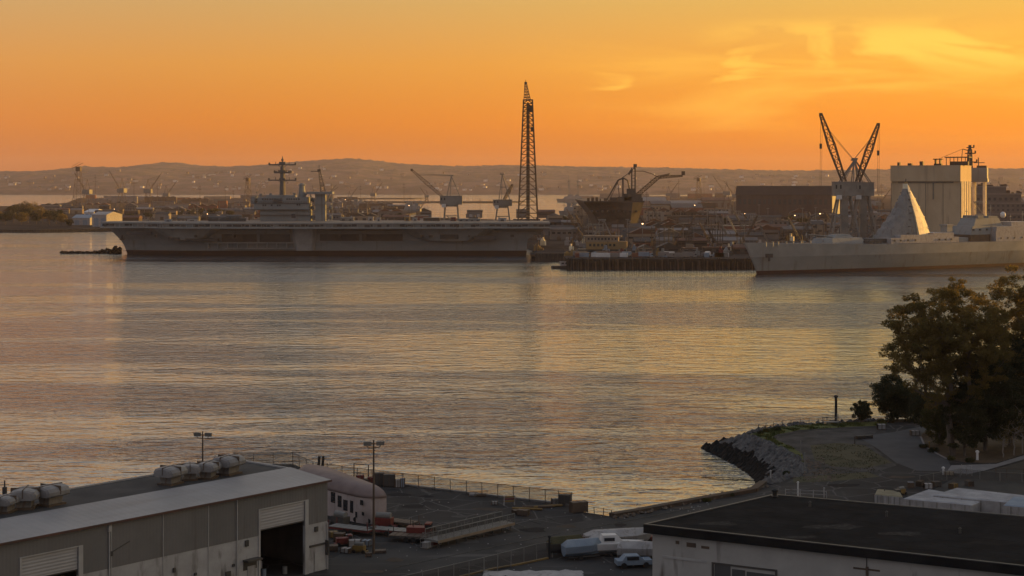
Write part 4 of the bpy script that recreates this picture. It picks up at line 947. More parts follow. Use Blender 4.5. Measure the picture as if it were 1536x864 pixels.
# white halls on the left shore
def hall(label, px0, px1, pyb, pyt, roofpy, m_, rm, rz, door=True):
    Y0 = YD(pyb, 3); t = thing('waterfront_hall', label, 'building', (PX(px0, Y0), Y0, 3), rz); w_ = PX(px1, Y0)-PX(px0, Y0); h_ = PZ(pyt, Y0)-3; hr = PZ(roofpy, Y0)-3
    MB().bx(0, w_, 0, 30, 0, h_).build('wall', m_, t); MB().xprism([(-.6, h_+.01), (12, hr), (30.6, h_+.01)], -.5, w_+.5).build('roof', rm, t)
    b = MB()
    for k in range(2): b.bx(w_*(.15+k*.45), w_*(.15+k*.45)+6, -.1, -.01, 0, h_*.7)
    b.each('door', bluep, t)
hall('white waterfront hall behind the carrier bow with its end lit orange', 138, 164, 340, 322, 317.5, whiteold, whiteold, R(-22))
hall('low pale hall with blue grey roof beside the dark shore trees', 108, 137, 337.5, 327, 322, whiteold, bluep, R(-12))
hall('small white hall with bright sunlit roof above the carrier bow', 126, 146, 325, 318, 313.5, white, white, R(-30))
# left shore trees
spots = [(-22, 336, 17), (-6, 335, 15), (8, 337, 16), (20, 334, 19), (32, 337, 15), (42, 334, 18), (54, 336, 15), (64, 335, 17), (74, 337, 16), (84, 336, 18), (92, 338, 14), (14, 326, 16), (38, 322, 22), (46, 322, 21), (24, 320, 15), (104, 340, 8), (60, 321, 14)]
for i, (px, py, h_) in enumerate(spots):
    Y0 = YD(py, 3); small_tree(['dark round shore tree', 'brownish broad shore tree', 'dark tall shore tree'][i % 3]+[' in the water edge row, ', ' behind the first row, '][i > 10]+''+(ordn(i, 11) if i < 11 else ordn(i-11, 6)), (PX(px, Y0), Y0, 3), h_, h_*.62, [leafdark, leafbrown, leafdark][i % 3], 100+i, 'trees on the left shore', 1100, .9)
sp2 = [(272, 325, 9), (288, 326, 11), (304, 325, 12), (318, 326, 13), (330, 325, 11), (346, 327, 10), (196, 331, 9), (222, 330, 10), (250, 326, 10), (396, 324, 10), (596, 331, 9), (846, 336, 9), (1160, 341, 11), (1186, 341, 12), (1205, 345, 12), (1090, 340, 10)]
for i, (px, py, h_) in enumerate(sp2):
    Y0 = YD(py, 3 if px < 500 else 5); small_tree('dark tree standing between the yard buildings, '+ordn(i, len(sp2))+' of the yard trees', (PX(px, Y0), Y0, 3 if px < 500 else 5), h_, h_*.7, leafdark, 200+i, 'trees between the yard buildings', 800, 1.0)

# ------------------------------------------------------------ distant lattice cranes and masts
def far_crane(kind, label, px, pybase, pytop, z=4, s=1, rz=0, group='thin cranes on the far shore', m_=None):
    Y0 = YD(pybase, z); hh = PZ(pytop, Y0)-z; t = thing('far_crane' if kind != 'mast' else 'radio_mast', label, 'crane' if kind != 'mast' else 'mast', (PX(px, Y0), Y0, z), rz, group)
    r_ = Y0/F*.36; m_ = m_ or steelbr; b = MB()
    if kind == 'luff':
        for sx, sy in ((-1, -1), (1, -1), (1, 1), (-1, 1)):
            q_ = MB(); q_.tube((sx*hh*.12, sy*hh*.09, 0), (sx*hh*.05, sy*hh*.05, hh*.4), r_, n=4); q_.build('leg', m_, t)
        b.bx(-hh*.11, hh*.11, -hh*.08, hh*.08, hh*.4, hh*.52); b.build('machinery_house', craneg, t)
        b = MB(); b.tube((-hh*.06, 0, hh*.52), (0, 0, hh*.8), r_*.8, n=4).tube((hh*.08, 0, hh*.52), (0, 0, hh*.8), r_*.8, n=4); b.build('a_frame', m_, t)
        b = MB(); b.tube((s*hh*.08, 0, hh*.5), (s*hh*.42, 0, hh), r_, r_*.7, 4).tube((s*hh*.08, 0, hh*.56), (s*hh*.42, 0, hh), r_*.6, n=4).tube((0, 0, hh*.8), (s*hh*.36, 0, hh*.92), r_*.4, n=3)
        for k in range(6): f = .1+k*.15; b.tube((s*hh*(.08+.34*f), 0, hh*(.5+.5*f)), (s*hh*(.08+.34*(f+.08)), 0, hh*(.56+.44*(f+.08))), r_*.5, n=3)
        b.build('jib', m_, t)
    elif kind == 'trestle':
        b.lattice((0, 0, 0), (0, 0, hh*.86), hh*.22, hh*.07, 7, r_*.8, r_*.55); b.build('tower', m_, t)
        b = MB(); b.tube((-s*hh*.16, 0, hh*.86), (s*hh*.10, 0, hh*.98), r_).tube((-s*hh*.16, 0, hh*.90), (s*hh*.02, 0, hh), r_*.7).bx(-hh*.05, hh*.05, -hh*.05, hh*.05, hh*.8, hh*.9); b.build('jib', m_, t)
    else:
        b.tube((0, 0, 0), (0, 0, hh), r_, r_*.5, 5); b.build('pole', m_, t); b = MB(); b.bx(-hh*.08, hh*.08, -r_*.6, r_*.6, hh*.78, hh*.78+r_*1.4).bx(-hh*.05, hh*.05, -r_*.6, r_*.6, hh*.9, hh*.9+r_*1.2); b.build('crossarm', m_, t)
    return t
fl = [('trestle', 118, 312, 243, 1), ('luff', 131, 313, 258, -1), ('mast', 143, 309, 262, 1), ('luff', 183, 311, 256, -1), ('mast', 201, 311, 265, 1), ('luff', 222, 310, 259, 1), ('mast', 236, 310, 276, 1), ('luff', 249, 311, 270, 1), ('mast', 300, 310, 277, 1), ('mast', 338, 311, 279, 1), ('trestle', 372, 312, 262, 1),
      ('mast', 350, 313, 285, 1), ('mast', 497, 315, 275, 1), ('luff', 524, 310, 281, 1), ('mast', 541, 310, 277, 1), ('luff', 560, 308, 273, 1), ('mast', 606, 306, 274, 1), ('luff', 640, 306, 281, -1), ('mast', 615, 316, 292, 1), ('luff', 1003, 309, 272, 1), ('mast', 1018, 305, 268, 1), ('trestle', 1048, 311, 262, 1), ('mast', 1056, 306, 264, -1), ('luff', 1090, 313, 263, -1),
      ('luff', 1103, 312, 272, -1), ('mast', 1130, 322, 281, 1), ('luff', 1318, 326, 282, 1), ('mast', 1322, 335, 275, 1), ('luff', 1498, 312, 262, -1), ('mast', 1512, 311, 270, 1), ('mast', 970, 330, 285, 1), ('trestle', 870, 338, 300, 1), ('mast', 846, 340, 300, 1), ('mast', 720, 330, 297, 1), ('luff', 628, 330, 298, 1)]
nm = {'trestle': 'tall thin lattice crane with short jib', 'luff': 'thin distant crane with raised jib', 'mast': 'thin distant mast with crossarms'}
for i, (k, px, pb, ptop, s) in enumerate(fl): far_crane(k, px=px, pybase=pb, pytop=ptop, s=s, rz=R(random.uniform(-25, 25)), label=nm[k]+', '+ordn(i, len(fl))+' of the distant ones')
lampm = bpy.data.materials.new('warm_glint_lamp'); lampm.use_nodes = True; lampm.node_tree.nodes['Principled BSDF'].inputs['Emission Color'].default_value = (1, .55, .22, 1); lampm.node_tree.nodes['Principled BSDF'].inputs['Emission Strength'].default_value = 5
# yard light masts
g = random.Random(66); L_ = sorted([(g.uniform(845, 1330), g.choice([372, 365, 358, 352, 346, 341, 336])) for _ in range(95)]+[(g.uniform(130, 640), g.choice([332, 327, 321, 316, 312])) for _ in range(60)])
for i, (px, py) in enumerate(L_):
    Y0 = YD(py); t = thing('light_mast', 'thin yard light mast with lamp bar, '+ordn(i, len(L_))+' among the yard buildings', 'light mast', (PX(px, Y0), Y0, 3 if px < 500 else 5), 0, 'yard light masts'); hh = g.uniform(9, 24)
    pm = [craneg, steelbr, steeldk][i % 3]; MB().tube((0, 0, 0), (0, 0, hh), .34, .22, 5).build('pole', pm, t); MB().bx(-1.5, 1.5, -.3, .3, hh-.01, hh+.5).build('lamp_bar', pm, t)
    if i % 13 == 3: MB().bx(-.5, .5, -.42, -.31, hh-.5, hh+.1).build('lamp_head', lampm, t)  # glowing heads added on scattered masts to give warm glints
# scaffolds and small portal cranes among the sheds
g = random.Random(123); L_ = sorted([(g.uniform(850, 1330), g.choice([376, 368, 361, 355, 349, 343, 338, 333, 328])) for _ in range(84)]+[(g.uniform(140, 600), g.choice([330, 325, 319, 314])) for _ in range(26)])
for i, (px, py) in enumerate(L_):
    Y0 = YD(py)-4; z0 = 3 if px < 500 else 5; n_b = g.randint(2, 4); hh = g.uniform(8, 19); m_ = g.choice([steelbr, steeldk, craneg]); w_ = g.uniform(4, 12)
    if i % 2:
        t = thing('scaffold', 'open scaffold frame among the sheds, '+ordn(i//2, len(L_)//2)+' of the scaffolds', 'scaffold', (PX(px, Y0), Y0, z0), R(g.uniform(-15, 15)), 'scaffold frames in the yard')
        b = MB()
        for k in range(n_b+1):
            for y in (0, 3): b.tube((k*w_/n_b, y, 0), (k*w_/n_b, y, hh), .2, n=4)
        b.build('upright_frame', m_, t); b = MB(); z = 2.5
        while z < hh: b.bx(0, w_, -.15, 3.15, z, z+.25); z += 2.6
        b.tube((0, 0, 0), (w_, 0, hh), .14, n=3); b.build('deck_frame', m_, t)
    else:
        t = thing('jib_crane', 'small yard crane with slanted boom, '+ordn(i//2, (len(L_)+1)//2)+' of the small cranes', 'crane', (PX(px, Y0), Y0, z0), R(g.uniform(-30, 30)), 'small yard cranes'); s_ = g.choice([-1, 1])
        b = MB(); b.bx(-2, 2, -1.5, 1.5, 0, 2.6); b.build('body', m_, t); b = MB(); b.lattice((0, 0, 2.6), (s_*hh*.6, 0, hh+4), 1.3, .7, 8, .18, .12); b.build('boom', m_, t)
        MB().tube((-s_*1.5, 0, 2.6), (-s_*.5, 0, hh*.5), .18, n=4).tube((-s_*.5, 0, hh*.5), (s_*hh*.6, 0, hh+4), .1, n=3).build('stay', steeldk, t)
g = random.Random(321); L_ = sorted([(g.uniform(806, 1335), g.choice([384.5, 381.5, 375.5, 368, 361, 354.5, 349, 343.5])) for _ in range(150)]+[(g.uniform(135, 600), g.choice([333.5, 327.5, 322])) for _ in range(40)])
emat = [steelbr, steeldk, craneg, whiteold, redp, yelp, bluep, hull, _mats['sunlit_cream_paint']]; ecol = ['brown', 'dark', 'grey', 'off white', 'dull red', 'dull yellow', 'blue grey', 'navy grey', 'white']
for i, (px, py) in enumerate(L_):
    Y0 = YD(py)-2; k_ = g.randrange(9); w_ = g.uniform(1.5, 5); h_ = g.uniform(1.5, 6.5); m_ = emat[k_]
    t = thing('yard_equipment', ecol[k_]+' equipment block among the sheds, '+ordn(i, len(L_))+' of the blocks', 'equipment', (PX(px, Y0), Y0, (3 if px < 500 else 5.62 if py > 382 else 5)), R(g.uniform(-30, 30)), 'equipment blocks in the yard')
    b = MB(); b.bx(-w_/2, w_/2, -1.2, 1.2, 0, h_*.6); b.bx(-w_*.3, w_*.1, -.9, .9, h_*.6, h_) if i % 2 else b.prism([(-w_/2, -1), (w_*.3, -1), (w_*.3, 1), (-w_/2, 1)], h_*.6, h_, [(-w_*.1, -.4), (w_*.1, -.4), (w_*.1, .4), (-w_*.1, .4)]); b.build('body', m_, t)
    MB().tube((w_*.25, 0, h_*.6), (w_*.25, 0, h_+g.uniform(1, 5)), .14, n=4).build('stack_pipe', steelbr, t)
# containers, tanks, vehicles on the quay aprons
cm = [('rust red', wallpal['rust red']), ('white', white), ('pale grey', wallpal['pale grey']), ('blue grey', bluep), ('tan', wallpal['tan'])]
g = random.Random(77); L_ = sorted([(g.uniform(862, 1128), g.choice([385.5, 383.5, 377.5, 369.5])) for _ in range(34)])
proto = {}
for i, (px, py) in enumerate(L_):
    Y0 = YD(py, 5.7); c, m_ = g.choice(cm); w_ = g.choice([6, 6, 9, 12]); lab = c+(' short' if w_ == 6 else ' long')+' shipping container on the yard, '+ordn(i, len(L_))+' of them'
    z0 = 5.6 if py > 382 else 5
    t = thing('shipping_container', lab, 'container', (PX(px, Y0), Y0, z0), R(g.choice([0, 0, 90, 12, -20])), 'shipping containers on the yard'); b = MB().bx(-w_/2, w_/2, -1.25, 1.25, .1, 2.7); b.build('body', m_, t)
    b = MB().bx(w_/2+.01, w_/2+.06, -1.1, 1.1, .2, 2.6); b.build('door', m_, t)
L_ = sorted([(g.uniform(862, 1128), g.choice([386.5, 385, 379, 371])) for _ in range(26)])
def vehicle(kind, m_, label, loc, rz, group):
    t = thing('parked_'+kind, label, kind, loc, rz, group)
    if kind == 'van': b = MB().bx(-2.6, 2.0, -1, 1, .5, 2.5); b.xprism([(-1, .5), (1, .5), (1, 1.4), (-1, 1.4)], 2.0, 2.9)
    elif kind == 'truck': b = MB().bx(-4.5, 2, -1.2, 1.2, 1, 3.6).bx(2.3, 4.3, -1.15, 1.15, .6, 2.9)
    else: b = MB().bx(-2.2, 2.2, -.9, .9, .4, .95); b.prism([(-1.6, -.85), (1.2, -.85), (1.2, .85), (-1.6, .85)], .95, 1.5, [(-1.1, -.7), (.6, -.7), (.6, .7), (-1.1, .7)])
    b.build('body', m_, t); b = MB(); 
    L0 = 3.2 if kind == 'truck' else 1.4
    for sx in (-1, 1):
        for sy in (-1, 1): b.tube((sx*L0, sy*.75, .36), (sx*L0, sy*1.0, .36), .37, n=10)
    b.each('wheel', blackm, t)
    b = MB().bx(-1.0, .5, -.93, .93, 1.0, 1.4) if kind == 'car' else (MB().bx(1.2, 2.03, -1.02, 1.02, 1.5, 2.2) if kind == 'van' else MB().bx(3.3, 4.33, -1.17, 1.17, 1.8, 2.5))
    b.build('window', glassd, t); return t
for i, (px, py) in enumerate(L_):
    Y0 = YD(py, 5.7); k = g.choice(['van', 'car', 'truck', 'car']); c, m_ = g.choice(cm); vehicle(k, m_, c+' '+k+' parked on the shipyard apron, '+ordn(i, len(L_))+' of the yard vehicles', (PX(px, Y0), Y0, 5.61 if py > 382 else 5), R(g.uniform(-30, 30)), 'vehicles on the shipyard apron')

# yellow crane barge by the jetty
Y0 = 1062; cb = thing('crane_barge', 'ochre yellow work barge with pale derrick frame beside the dark jetty', 'barge', (PX(905, Y0), Y0, 5.1), R(-6)); u = Y0/F
b = MB(); b.bx(-17, 15, -4, 9, 0, 3.2); b.build('hull', steeldk, cb)
b = MB(); b.bx(-11, 14, -4.4, 7, 3.2, 8).bx(10, 15.5, -4.6, 2, 4, 8.4); lo = b.build('lower_house', craney, cb)
b = MB(); b.bx(-12, 10, -3.6, 6, 8.01, 11.4).bx(-13, 12, -4.2, 6.6, 11.4, 11.9); b.build('upper_house', wallpal['tan'], cb)
b = MB()
for k in range(9): b.bx(-10+k*2.2, -8.8+k*2.2, -3.72, -3.61, 9.3, 10.6)
for k in range(7): b.bx(-9+k*2.6, -7.6+k*2.6, -4.52, -4.41, 5.2, 6.8)
b.each('window', glassd, cb)
for x0, x1 in ((-6, -2.2), (5, .4)): MB().tube((x0, 0, 11.9), (x1, 0, 22), .5, .35, 5).build('derrick_leg', craneg, cb)
b = MB(); b.bx(-3.4, 1.6, -.8, .8, 21.8, 22.8).tube((-4.2, 0, 16), (3, 0, 16), .3, n=4).tube((-5, 0, 13.5), (2, 0, 16), .25, n=4); b.build('derrick_head', craneg, cb)
b = MB(); b.tube((-13, 0, 11.9), (-17, 0, 17), .3, n=4).tube((-14, 0, 8), (-14, 0, 14), .3, n=4); b.build('davit', craney, cb)
# small craft
def workboat(label, px, pyw, L0, m_, rz, cab=white):
    Y0 = F*H/(pyw-HY); t = thing('workboat', label, 'boat', (PX(px, Y0), Y0, 0), rz, 'small boats moored by the piers'); W = L0*.3
    rings = []
    for z, k in ((-.4, .8), (.6, .95), (1.6, 1.05)): rings.append([(-L0/2, -W/2*k, z), (L0*.15, -W/2*k, z), (L0*.38*k, -W*.3, z+(.3 if z > 1 else 0)), (L0/2*k, 0, z+(.6 if z > 1 else 0)), (L0*.38*k, W*.3, z+(.3 if z > 1 else 0)), (L0*.15, W/2*k, z), (-L0/2, W/2*k, z)])
    fixn(MB().rings(rings).build('hull', m_, t)); MB().bx(-L0*.15, L0*.18, -W*.3, W*.3, 1.6, 3.9).bx(-L0*.18, L0*.2, -W*.34, W*.34, 3.9, 4.1).build('cabin', cab, t)
    b = MB(); b.bx(-L0*.12, -L0*.02, -W*.31, W*.31, 2.7, 3.5); b.bx(L0*.04, L0*.15, -W*.31, W*.31, 2.7, 3.5); b.each('window', glassd, t); MB().tube((0, 0, 4.1), (0, 0, 7.4), .13).tube((-.8, 0, 6.2), (.8, 0, 6.2), .1).build('mast', steeldk, t)
workboat('small dark tug at the outer corner of the pier', 846, 402.5, 15, steeldk, R(10), whiteold)
workboat('small dark boat tied under the carrier stern beside the jetty', 812, 389, 10, steeldk, R(0), hull)
workboat('small grey boat lying along the left part of the jetty', 846, 388, 9, hull, R(5), steeldk)
# far grey ships
def farship(label, px0, px1, pyw, pytop, masts, seed):
    Y0 = F*H/(pyw-HY); x0, x1 = PX(px0, Y0), PX(px1, Y0); L0 = x1-x0; g = random.Random(seed); t = thing('grey_ship', label, 'ship', ((x0+x1)/2, Y0, 0), 0, 'grey ships moored in the far channel'); h_ = L0*.07+4
    fixn(MB().rings([[(-L0*.44, -7, -1), (L0*.46, -7, -1), (L0*.46, 7, -1), (-L0*.44, 7, -1)], [(-L0*.5, -9, h_), (L0*.5, -9, h_), (L0*.5, 9, h_), (-L0*.5, 9, h_)]]).build('hull', hull, t))
    b = MB(); b.prism([(-L0*.28, -6), (L0*.32, -6), (L0*.32, 6), (-L0*.28, 6)], h_, h_+7, [(-L0*.22, -5), (L0*.28, -5), (L0*.28, 5), (-L0*.22, 5)]).bx(-L0*.14, L0*.02, -5, 5, h_+7, h_+13).bx(L0*.1, L0*.22, -5, 5, h_+7, h_+12); b.build('superstructure', hull, t)
    zt_ = PZ(pytop, Y0); r_ = Y0/F*.45
    for mx in masts: b = MB(); b.lattice((L0*mx, 0, h_+10), (L0*mx, 0, zt_*.8), 5, 2.5, 4, r_*.7, r_*.5).tube((L0*mx, 0, zt_*.8), (L0*mx, 0, zt_), r_*.8, r_*.4).bx(L0*mx-6, L0*mx+6, -.8, .8, zt_*.75, zt_*.75+1.4).bx(L0*mx-4, L0*mx+4, -.8, .8, zt_*.6, zt_*.6+1.4); b.build('mast', hull, t)
farship('grey ship with two tall masts in the channel behind the yard', 834, 882, 303.5, 262, (-.1, .18), 1)
farship('smaller grey ship with masts in front of the channel beyond the lattice tower', 838, 872, 322, 300, (0, .2), 2)
farship('grey ship in the far channel left of the raised-jib crane', 596, 640, 321, 297, (-.15, .1, .3), 3)
farship('faint grey ship in the channel over the carrier island', 520, 552, 313, 296, (-.1, .2), 4)
# houses across the sound
g = random.Random(99); L_ = []
for k in range(290):
    px = g.uniform(-20, 1545) if k % 3 else g.gauss(g.choice([60, 330, 520, 700, 930, 1150]), 45); t_ = g.random()**2.2; L_.append((px, 8760+t_*1100+g.uniform(0, 60)))
L_.sort()
for i, (px, Y0) in enumerate(L_):
    x = PX(px, Y0); z = farhill(x, Y0); w_ = g.uniform(9, 30); h_ = g.uniform(6, 12); t = thing('hillside_house', 'tiny house on the wooded shore across the sound, '+ordn(i, len(L_)), 'house', (x, Y0, z-3), R(g.uniform(-30, 30)), 'houses across the sound')
    MB().bx(-w_/2, w_/2, -6, 6, 0, h_+3).build('wall', g.choice([white, whiteold, wallpal['pale grey'], wallpal['tan']]), t)
    MB().xprism([(-6.6, h_+3.01), (0, h_+6.5), (6.6, h_+3.01)], -w_/2-.6, w_/2+.6).build('roof', g.choice(roofpal), t)

# ============================================================ near shore: corrugated shed
C0 = (-22.6, 199.0); th = math.atan2(-.769, -.64)
shed = thing('corrugated_shed', 'long grey brown corrugated waterfront shed with roller doors and pale weathered lower wall', 'building', (C0[0], C0[1], G), th)
def tw(px): k = (px-CX)/F; return (C0[0]-k*C0[1])/(k*-.769+.64)
EV, LW, LEN, DP = 10.9, 5.9, 62.0, 16.3
d1 = (tw(457), tw(390)); d2 = (tw(117), tw(32)); DH = 8.9
up = MB(); lo = MB()
for x0, x1 in ((0, d1[0]), (d1[1], d2[0]), (d2[1], LEN)): up.bx(x0, x1, -.3, 0, LW, EV); lo.bx(x0, x1, -.3, -.03, -.2, LW)
for x0, x1 in (d1, d2): up.bx(x0, x1, -.3, 0, DH, EV)
up.build('wall', corrug, shed); lo.build('lower_wall', lowerw, shed)
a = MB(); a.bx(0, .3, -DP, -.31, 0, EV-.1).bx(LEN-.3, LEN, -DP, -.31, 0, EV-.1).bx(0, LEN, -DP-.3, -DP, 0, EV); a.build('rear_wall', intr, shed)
# metal strip roof rising to a low ridge, then the flat tarred roof
a = MB(); a.add([(-.35, .35, EV+.02), (LEN, .35, EV+.02), (LEN, -7.1, EV+.75), (-.35, -7.1, EV+.75), (-.35, .35, EV-.18), (LEN, .35, EV-.18), (LEN, -7.1, EV+.4), (-.35, -7.1, EV+.4)], [(0, 1, 2, 3), (4, 7, 6, 5), (0, 4, 5, 1), (1, 5, 6, 2), (2, 6, 7, 3), (3, 7, 4, 0)])
fixn(a.build('metal_roof', metroof, shed))
a = MB(); a.bx(-.35, LEN, -DP-.5, -7.13, EV+.1, EV+.45); a.build('flat_roof', tarroof, shed)
a = MB(); a.bx(-.4, LEN, -DP-.7, -DP-.5, EV, EV+.62).bx(-.6, -.36, -DP-.7, -7.2, EV, EV+.62); a.build('roof_kerb', frameM, shed)
a = MB(); a.bx(-.36, LEN, .352, .40, EV-.22, EV+.03); a.build('eave_trim', mat('rusty_trim', (.12, .06, .045), (.08, .05, .04), .5, .8), shed)
for i, (x0, x1) in enumerate((d1, d2)):
    f = MB().bx(x0, x1, -.22, -.12, 6.55, DH).build('roller_door', shutter, shed)
    a = MB(); a.bx(x0-.55, x0-.01, -.32, .12, 0, DH+.1).bx(x1+.01, x1+.25, -.32, .10, 0, DH+.1).bx(x0, x1, -.3, .06, DH-.02, DH+.1); a.build('door_frame', frameM, shed)
    MB().bx(x0, x1, -.24, -.06, 6.42, 6.55).build('bottom_bar', steeldk, f)
a = MB(); a.tube((tw(163), .12, 0), (tw(163), .12, EV-.1), .09).bx(tw(163)-.2, tw(163)+.2, .02, .3, EV-1.0, EV-.4); a.build('downpipe', frameM, shed)
a = MB(); a.tube((tw(355), .1, 0), (tw(355), .1, EV-.3), .07); a.build('downpipe', frameM, shed)
a = MB(); a.tube((.12, .12, 0), (.12, .12, 5.7), .10); a.build('downpipe', whiteold, shed)
a = MB(); a.bx(tw(386), tw(364), .01, 1.0, 3.3, 3.5).bx(tw(386)+.1, tw(364)-.1, -.02, .02, 2.2, 3.3); a.build('door_canopy', steeldk, shed)
a = MB(); a.bx(tw(383), tw(371), -.02, .04, 0, 2.6); a.build('side_door', whiteold, shed)
a = MB(); a.bx(tw(487), tw(472), -.02, .05, .1, 2.3); a.build('side_door', frameM, shed)
a = MB(); a.bx(tw(490), tw(488), -.02, .5, 1.8, 3.6).bx(tw(488), tw(464), -.02, .10, 3.1, 3.35); a.build('door_canopy', steeldk, shed)
a = MB()
for px, z, w_, h_ in ((345, 1.2, .7, 1.4), (351, 3.0, .3, .3), (320, 1.0, .3, .3), (306, 1.3, .5, .4), (296, 1.1, .25, .4), (294, 3.0, .3, .3), (168, 7.2, .35, .5), (400, 4.5, .5, .9) if False else (372, 5.0, .5, .7), (476, 4.9, .5, .6), (210, 2, .5, .8), (262, 3.9, .3, .5)):
    a.bx(tw(px), tw(px)+w_, .003, .18, z, z+h_)
a.each('junction_box', steeldk, shed)
a = MB(); a.tube((tw(168)+.1, .06, 7.6), (tw(192)-.2, .06, 8.4), .04, n=4); a.build('cable', steeldk, shed)
a = MB()
for x in (18.6, 25, 31.9, 47, 53): a.bx(x, x+.08, .003, .05, -.1, EV-.2)
a.each('wall_rib', frameM, shed)
# things inside the open bay
def drum(label, x, y, z=0, m_=None):
    p = Matrix.Rotation(th, 3, 'Z') @ Vector((x, y, 0)); t = thing('oil_drum', label, 'drum', (C0[0]+p.x, C0[1]+p.y, G+z), 0, 'drums inside the open shed door')
    MB().lathe([(.29, 0), (.3, .02), (.3, .3), (.315, .32), (.3, .34), (.3, .6), (.315, .62), (.3, .64), (.3, .88), (.28, .9)], n=14).build('drum_body', m_ or whiteold, t); MB().lathe([(.27, .9), (.27, .915)], n=14).build('lid', steeldk, t)
drum('white drum just inside the open bay nearer the left post', 9.9, -1.6); drum('pale drum in the middle of the open bay', 7.5, -3.2, 0, bluep); drum('grey drum inside the bay by the right post', 5.0, -2.2, 0, craneg)
def at_shed(x, y): p = Matrix.Rotation(th, 3, 'Z') @ Vector((x, y, 0)); return (C0[0]+p.x, C0[1]+p.y)
v = vehicle('van', whiteold, 'pale van parked in the dark inside the open shed door', (*at_shed(7.8, -7.5), G), th+R(100), 'vehicles by the shed')
# hooded roof ventilators
def ventilator(label, px, py, s, rz):
    Y0 = F*(H-(G+EV+.45))/(py-HY); t = thing('roof_ventilator', label, 'ventilator', (PX(px, Y0), Y0, G+EV+.45), rz, 'hooded ventilators on the shed roof')
    b = MB(); b.box((0, 0, .1), (2.3, 2.0, .2)); b.build('base', steelbr, t)
    b = MB(); b.prism([(-.85, -.7), (.85, -.7), (.85, .7), (-.85, .7)], .2, 1.05, [(-.95, -.8), (.95, -.8), (.95, .8), (-.95, .8)]); b.build('neck', mat('galvanised', (.14, .125, .11), (.22, .195, .17), 1.4, .7, streak=((.10, .055, .03), (2, 2, .6), .58, .7)), t)
    prof_ = [(-1.25, .98), (-1.42, 1.15), (-1.42, 1.5), (-1.15, 1.85), (-.5, 2.02), (.5, 2.02), (1.15, 1.85), (1.42, 1.5), (1.42, 1.15), (1.25, .98)]
    b = MB(); rings = [[(x*k, y*m, .98+(z-.98)*kk) for y, z in prof_] for x, m, k, kk in ((-1.5, .72, 1, .80), (-1.38, .93, 1, .95), (-.8, 1, 1, 1), (.8, 1, 1, 1), (1.38, .93, 1, .95), (1.5, .72, 1, .80))]
    b.rings([[(x, y*s_, z) for x, y, z in r] for r in rings for s_ in (1,)]); o = fixn(b.build('hood', mat('vent_hood', (.17, .16, .155), (.24, .225, .215), 1.2, .55, streak=((.11, .06, .035), (1.5, 1.5, 1), .60, .6)), t, smooth=False)); 
    b = MB(); b.bx(-1.52, 1.52, -.05, .05, 1.2, 2.06).bx(-.05, .05, -1.44, 1.44, 1.2, 2.05); b.build('hood_rib', steelbr, o)
    t.scale = (s, s, s); return t
for i, (px, py, s, rz) in enumerate(((256, 726, 1.06, .25), (285, 719, .95, .9), (312, 717, .98, .5), (343, 711, 1.12, .2))): ventilator('rusty hooded roof ventilator, '+ordn(i, 4)+' of the four at the far roof end', px, py, s, rz+th)
for i, (px, py, s, rz) in enumerate(((-18, 771, 1, .3), (8, 768, .9, .5), (38, 762, 1.1, .8), (76, 757, 1.1, .15))): ventilator('weathered hooded roof ventilator, '+ordn(i, 4)+' of the near group', px, py, s, rz+th)
# poles
def floodpole(label, x, y, z, hh, rz=0, n=3):
    t = thing('floodlight_pole', label, 'light pole', (x, y, z), rz, None); MB().tube((0, 0, 0), (0, 0, hh), .17, .10, 8).build('pole', steelbr, t)
    b = MB(); b.box((0, 0, hh-.5), (2.2, .12, .12)).box((0, 0, hh-1.0), (1.4, .1, .1)).tube((-.7, 0, hh-1), (-1.0, 0, hh-.5), .05).tube((.7, 0, hh-1), (1.0, 0, hh-.5), .05); b.build('cross_arm', steelbr, t)
    for x_ in [(-1.05), (-.55), (.6), (1.1)][:n+1]:
        b = MB(); b.prism([(x_-.22, -.1), (x_+.22, -.1), (x_+.22, .25), (x_-.22, .25)], hh-.72, hh-.18, [(x_-.26, -.24), (x_+.26, -.24), (x_+.26, .18), (x_-.26, .18)]); b.build('lamp_head', craneg, t)
    return t
p = P(560.5, 831, G); floodpole('tall thin floodlight pole standing by the junk beyond the shed corner', p[0], p[1], G, PZ(660, p[1])-G, R(12))
floodpole('floodlight pole rising behind the rusty ventilators on the shed roof', PX(304, 232), 232, G, PZ(647, 232)-G, R(-10))
t = thing('roof_mast', 'short dark mast at the left end of the shed roof', 'mast', (PX(7, 183), 183, G+EV+.45)); MB().tube((0, 0, 0), (0, 0, 2.4), .16, .08).build('pole', steeldk, t); MB().box((0, 0, 1.2), (.45, .35, .9)).box((0, 0, 1.9), (1.0, .08, .08)).build('crossarm', steeldk, t)

# ============================================================ white sloping workshop behind the shed corner
ax_, ay_, bx_, by_ = -33.0, 238.6, -19.6, 224.1; ang = math.atan2(by_-ay_, bx_-ax_); WL = math.hypot(bx_-ax_, by_-ay_)
wk = thing('white_workshop', 'peeling pinkish white workshop with long sloping roof beside the corrugated shed corner', 'building', (ax_, ay_, G), ang)
pink = mat('peeling_white', (.34, .275, .25), (.44, .36, .33), .35, .8, .01, streak=((.20, .14, .12), (1.6, 1.6, .5), .58, .7)); pinkr = mat('workshop_roof', (.14, .10, .09), (.21, .155, .14), .25, .7, streak=((.22, .17, .15), (.6, .15, 1), .56, .6))
ca, sa = math.cos(-ang), math.sin(-ang)
def wl_(x, y): x -= ax_; y -= ay_; return (x*ca-y*sa, x*sa+y*ca)
bk = wl_(-28.6, 244.6); bk2 = wl_(-32, 246.5)
cur = [(0, 0), (WL-3.2, 0), (WL-1.9, .2), (WL-.9, .8), (WL-.25, 1.7), (WL, 2.9), bk, bk2]
cm_ = Vector((sum(p[0] for p in cur)/8, sum(p[1] for p in cur)/8))
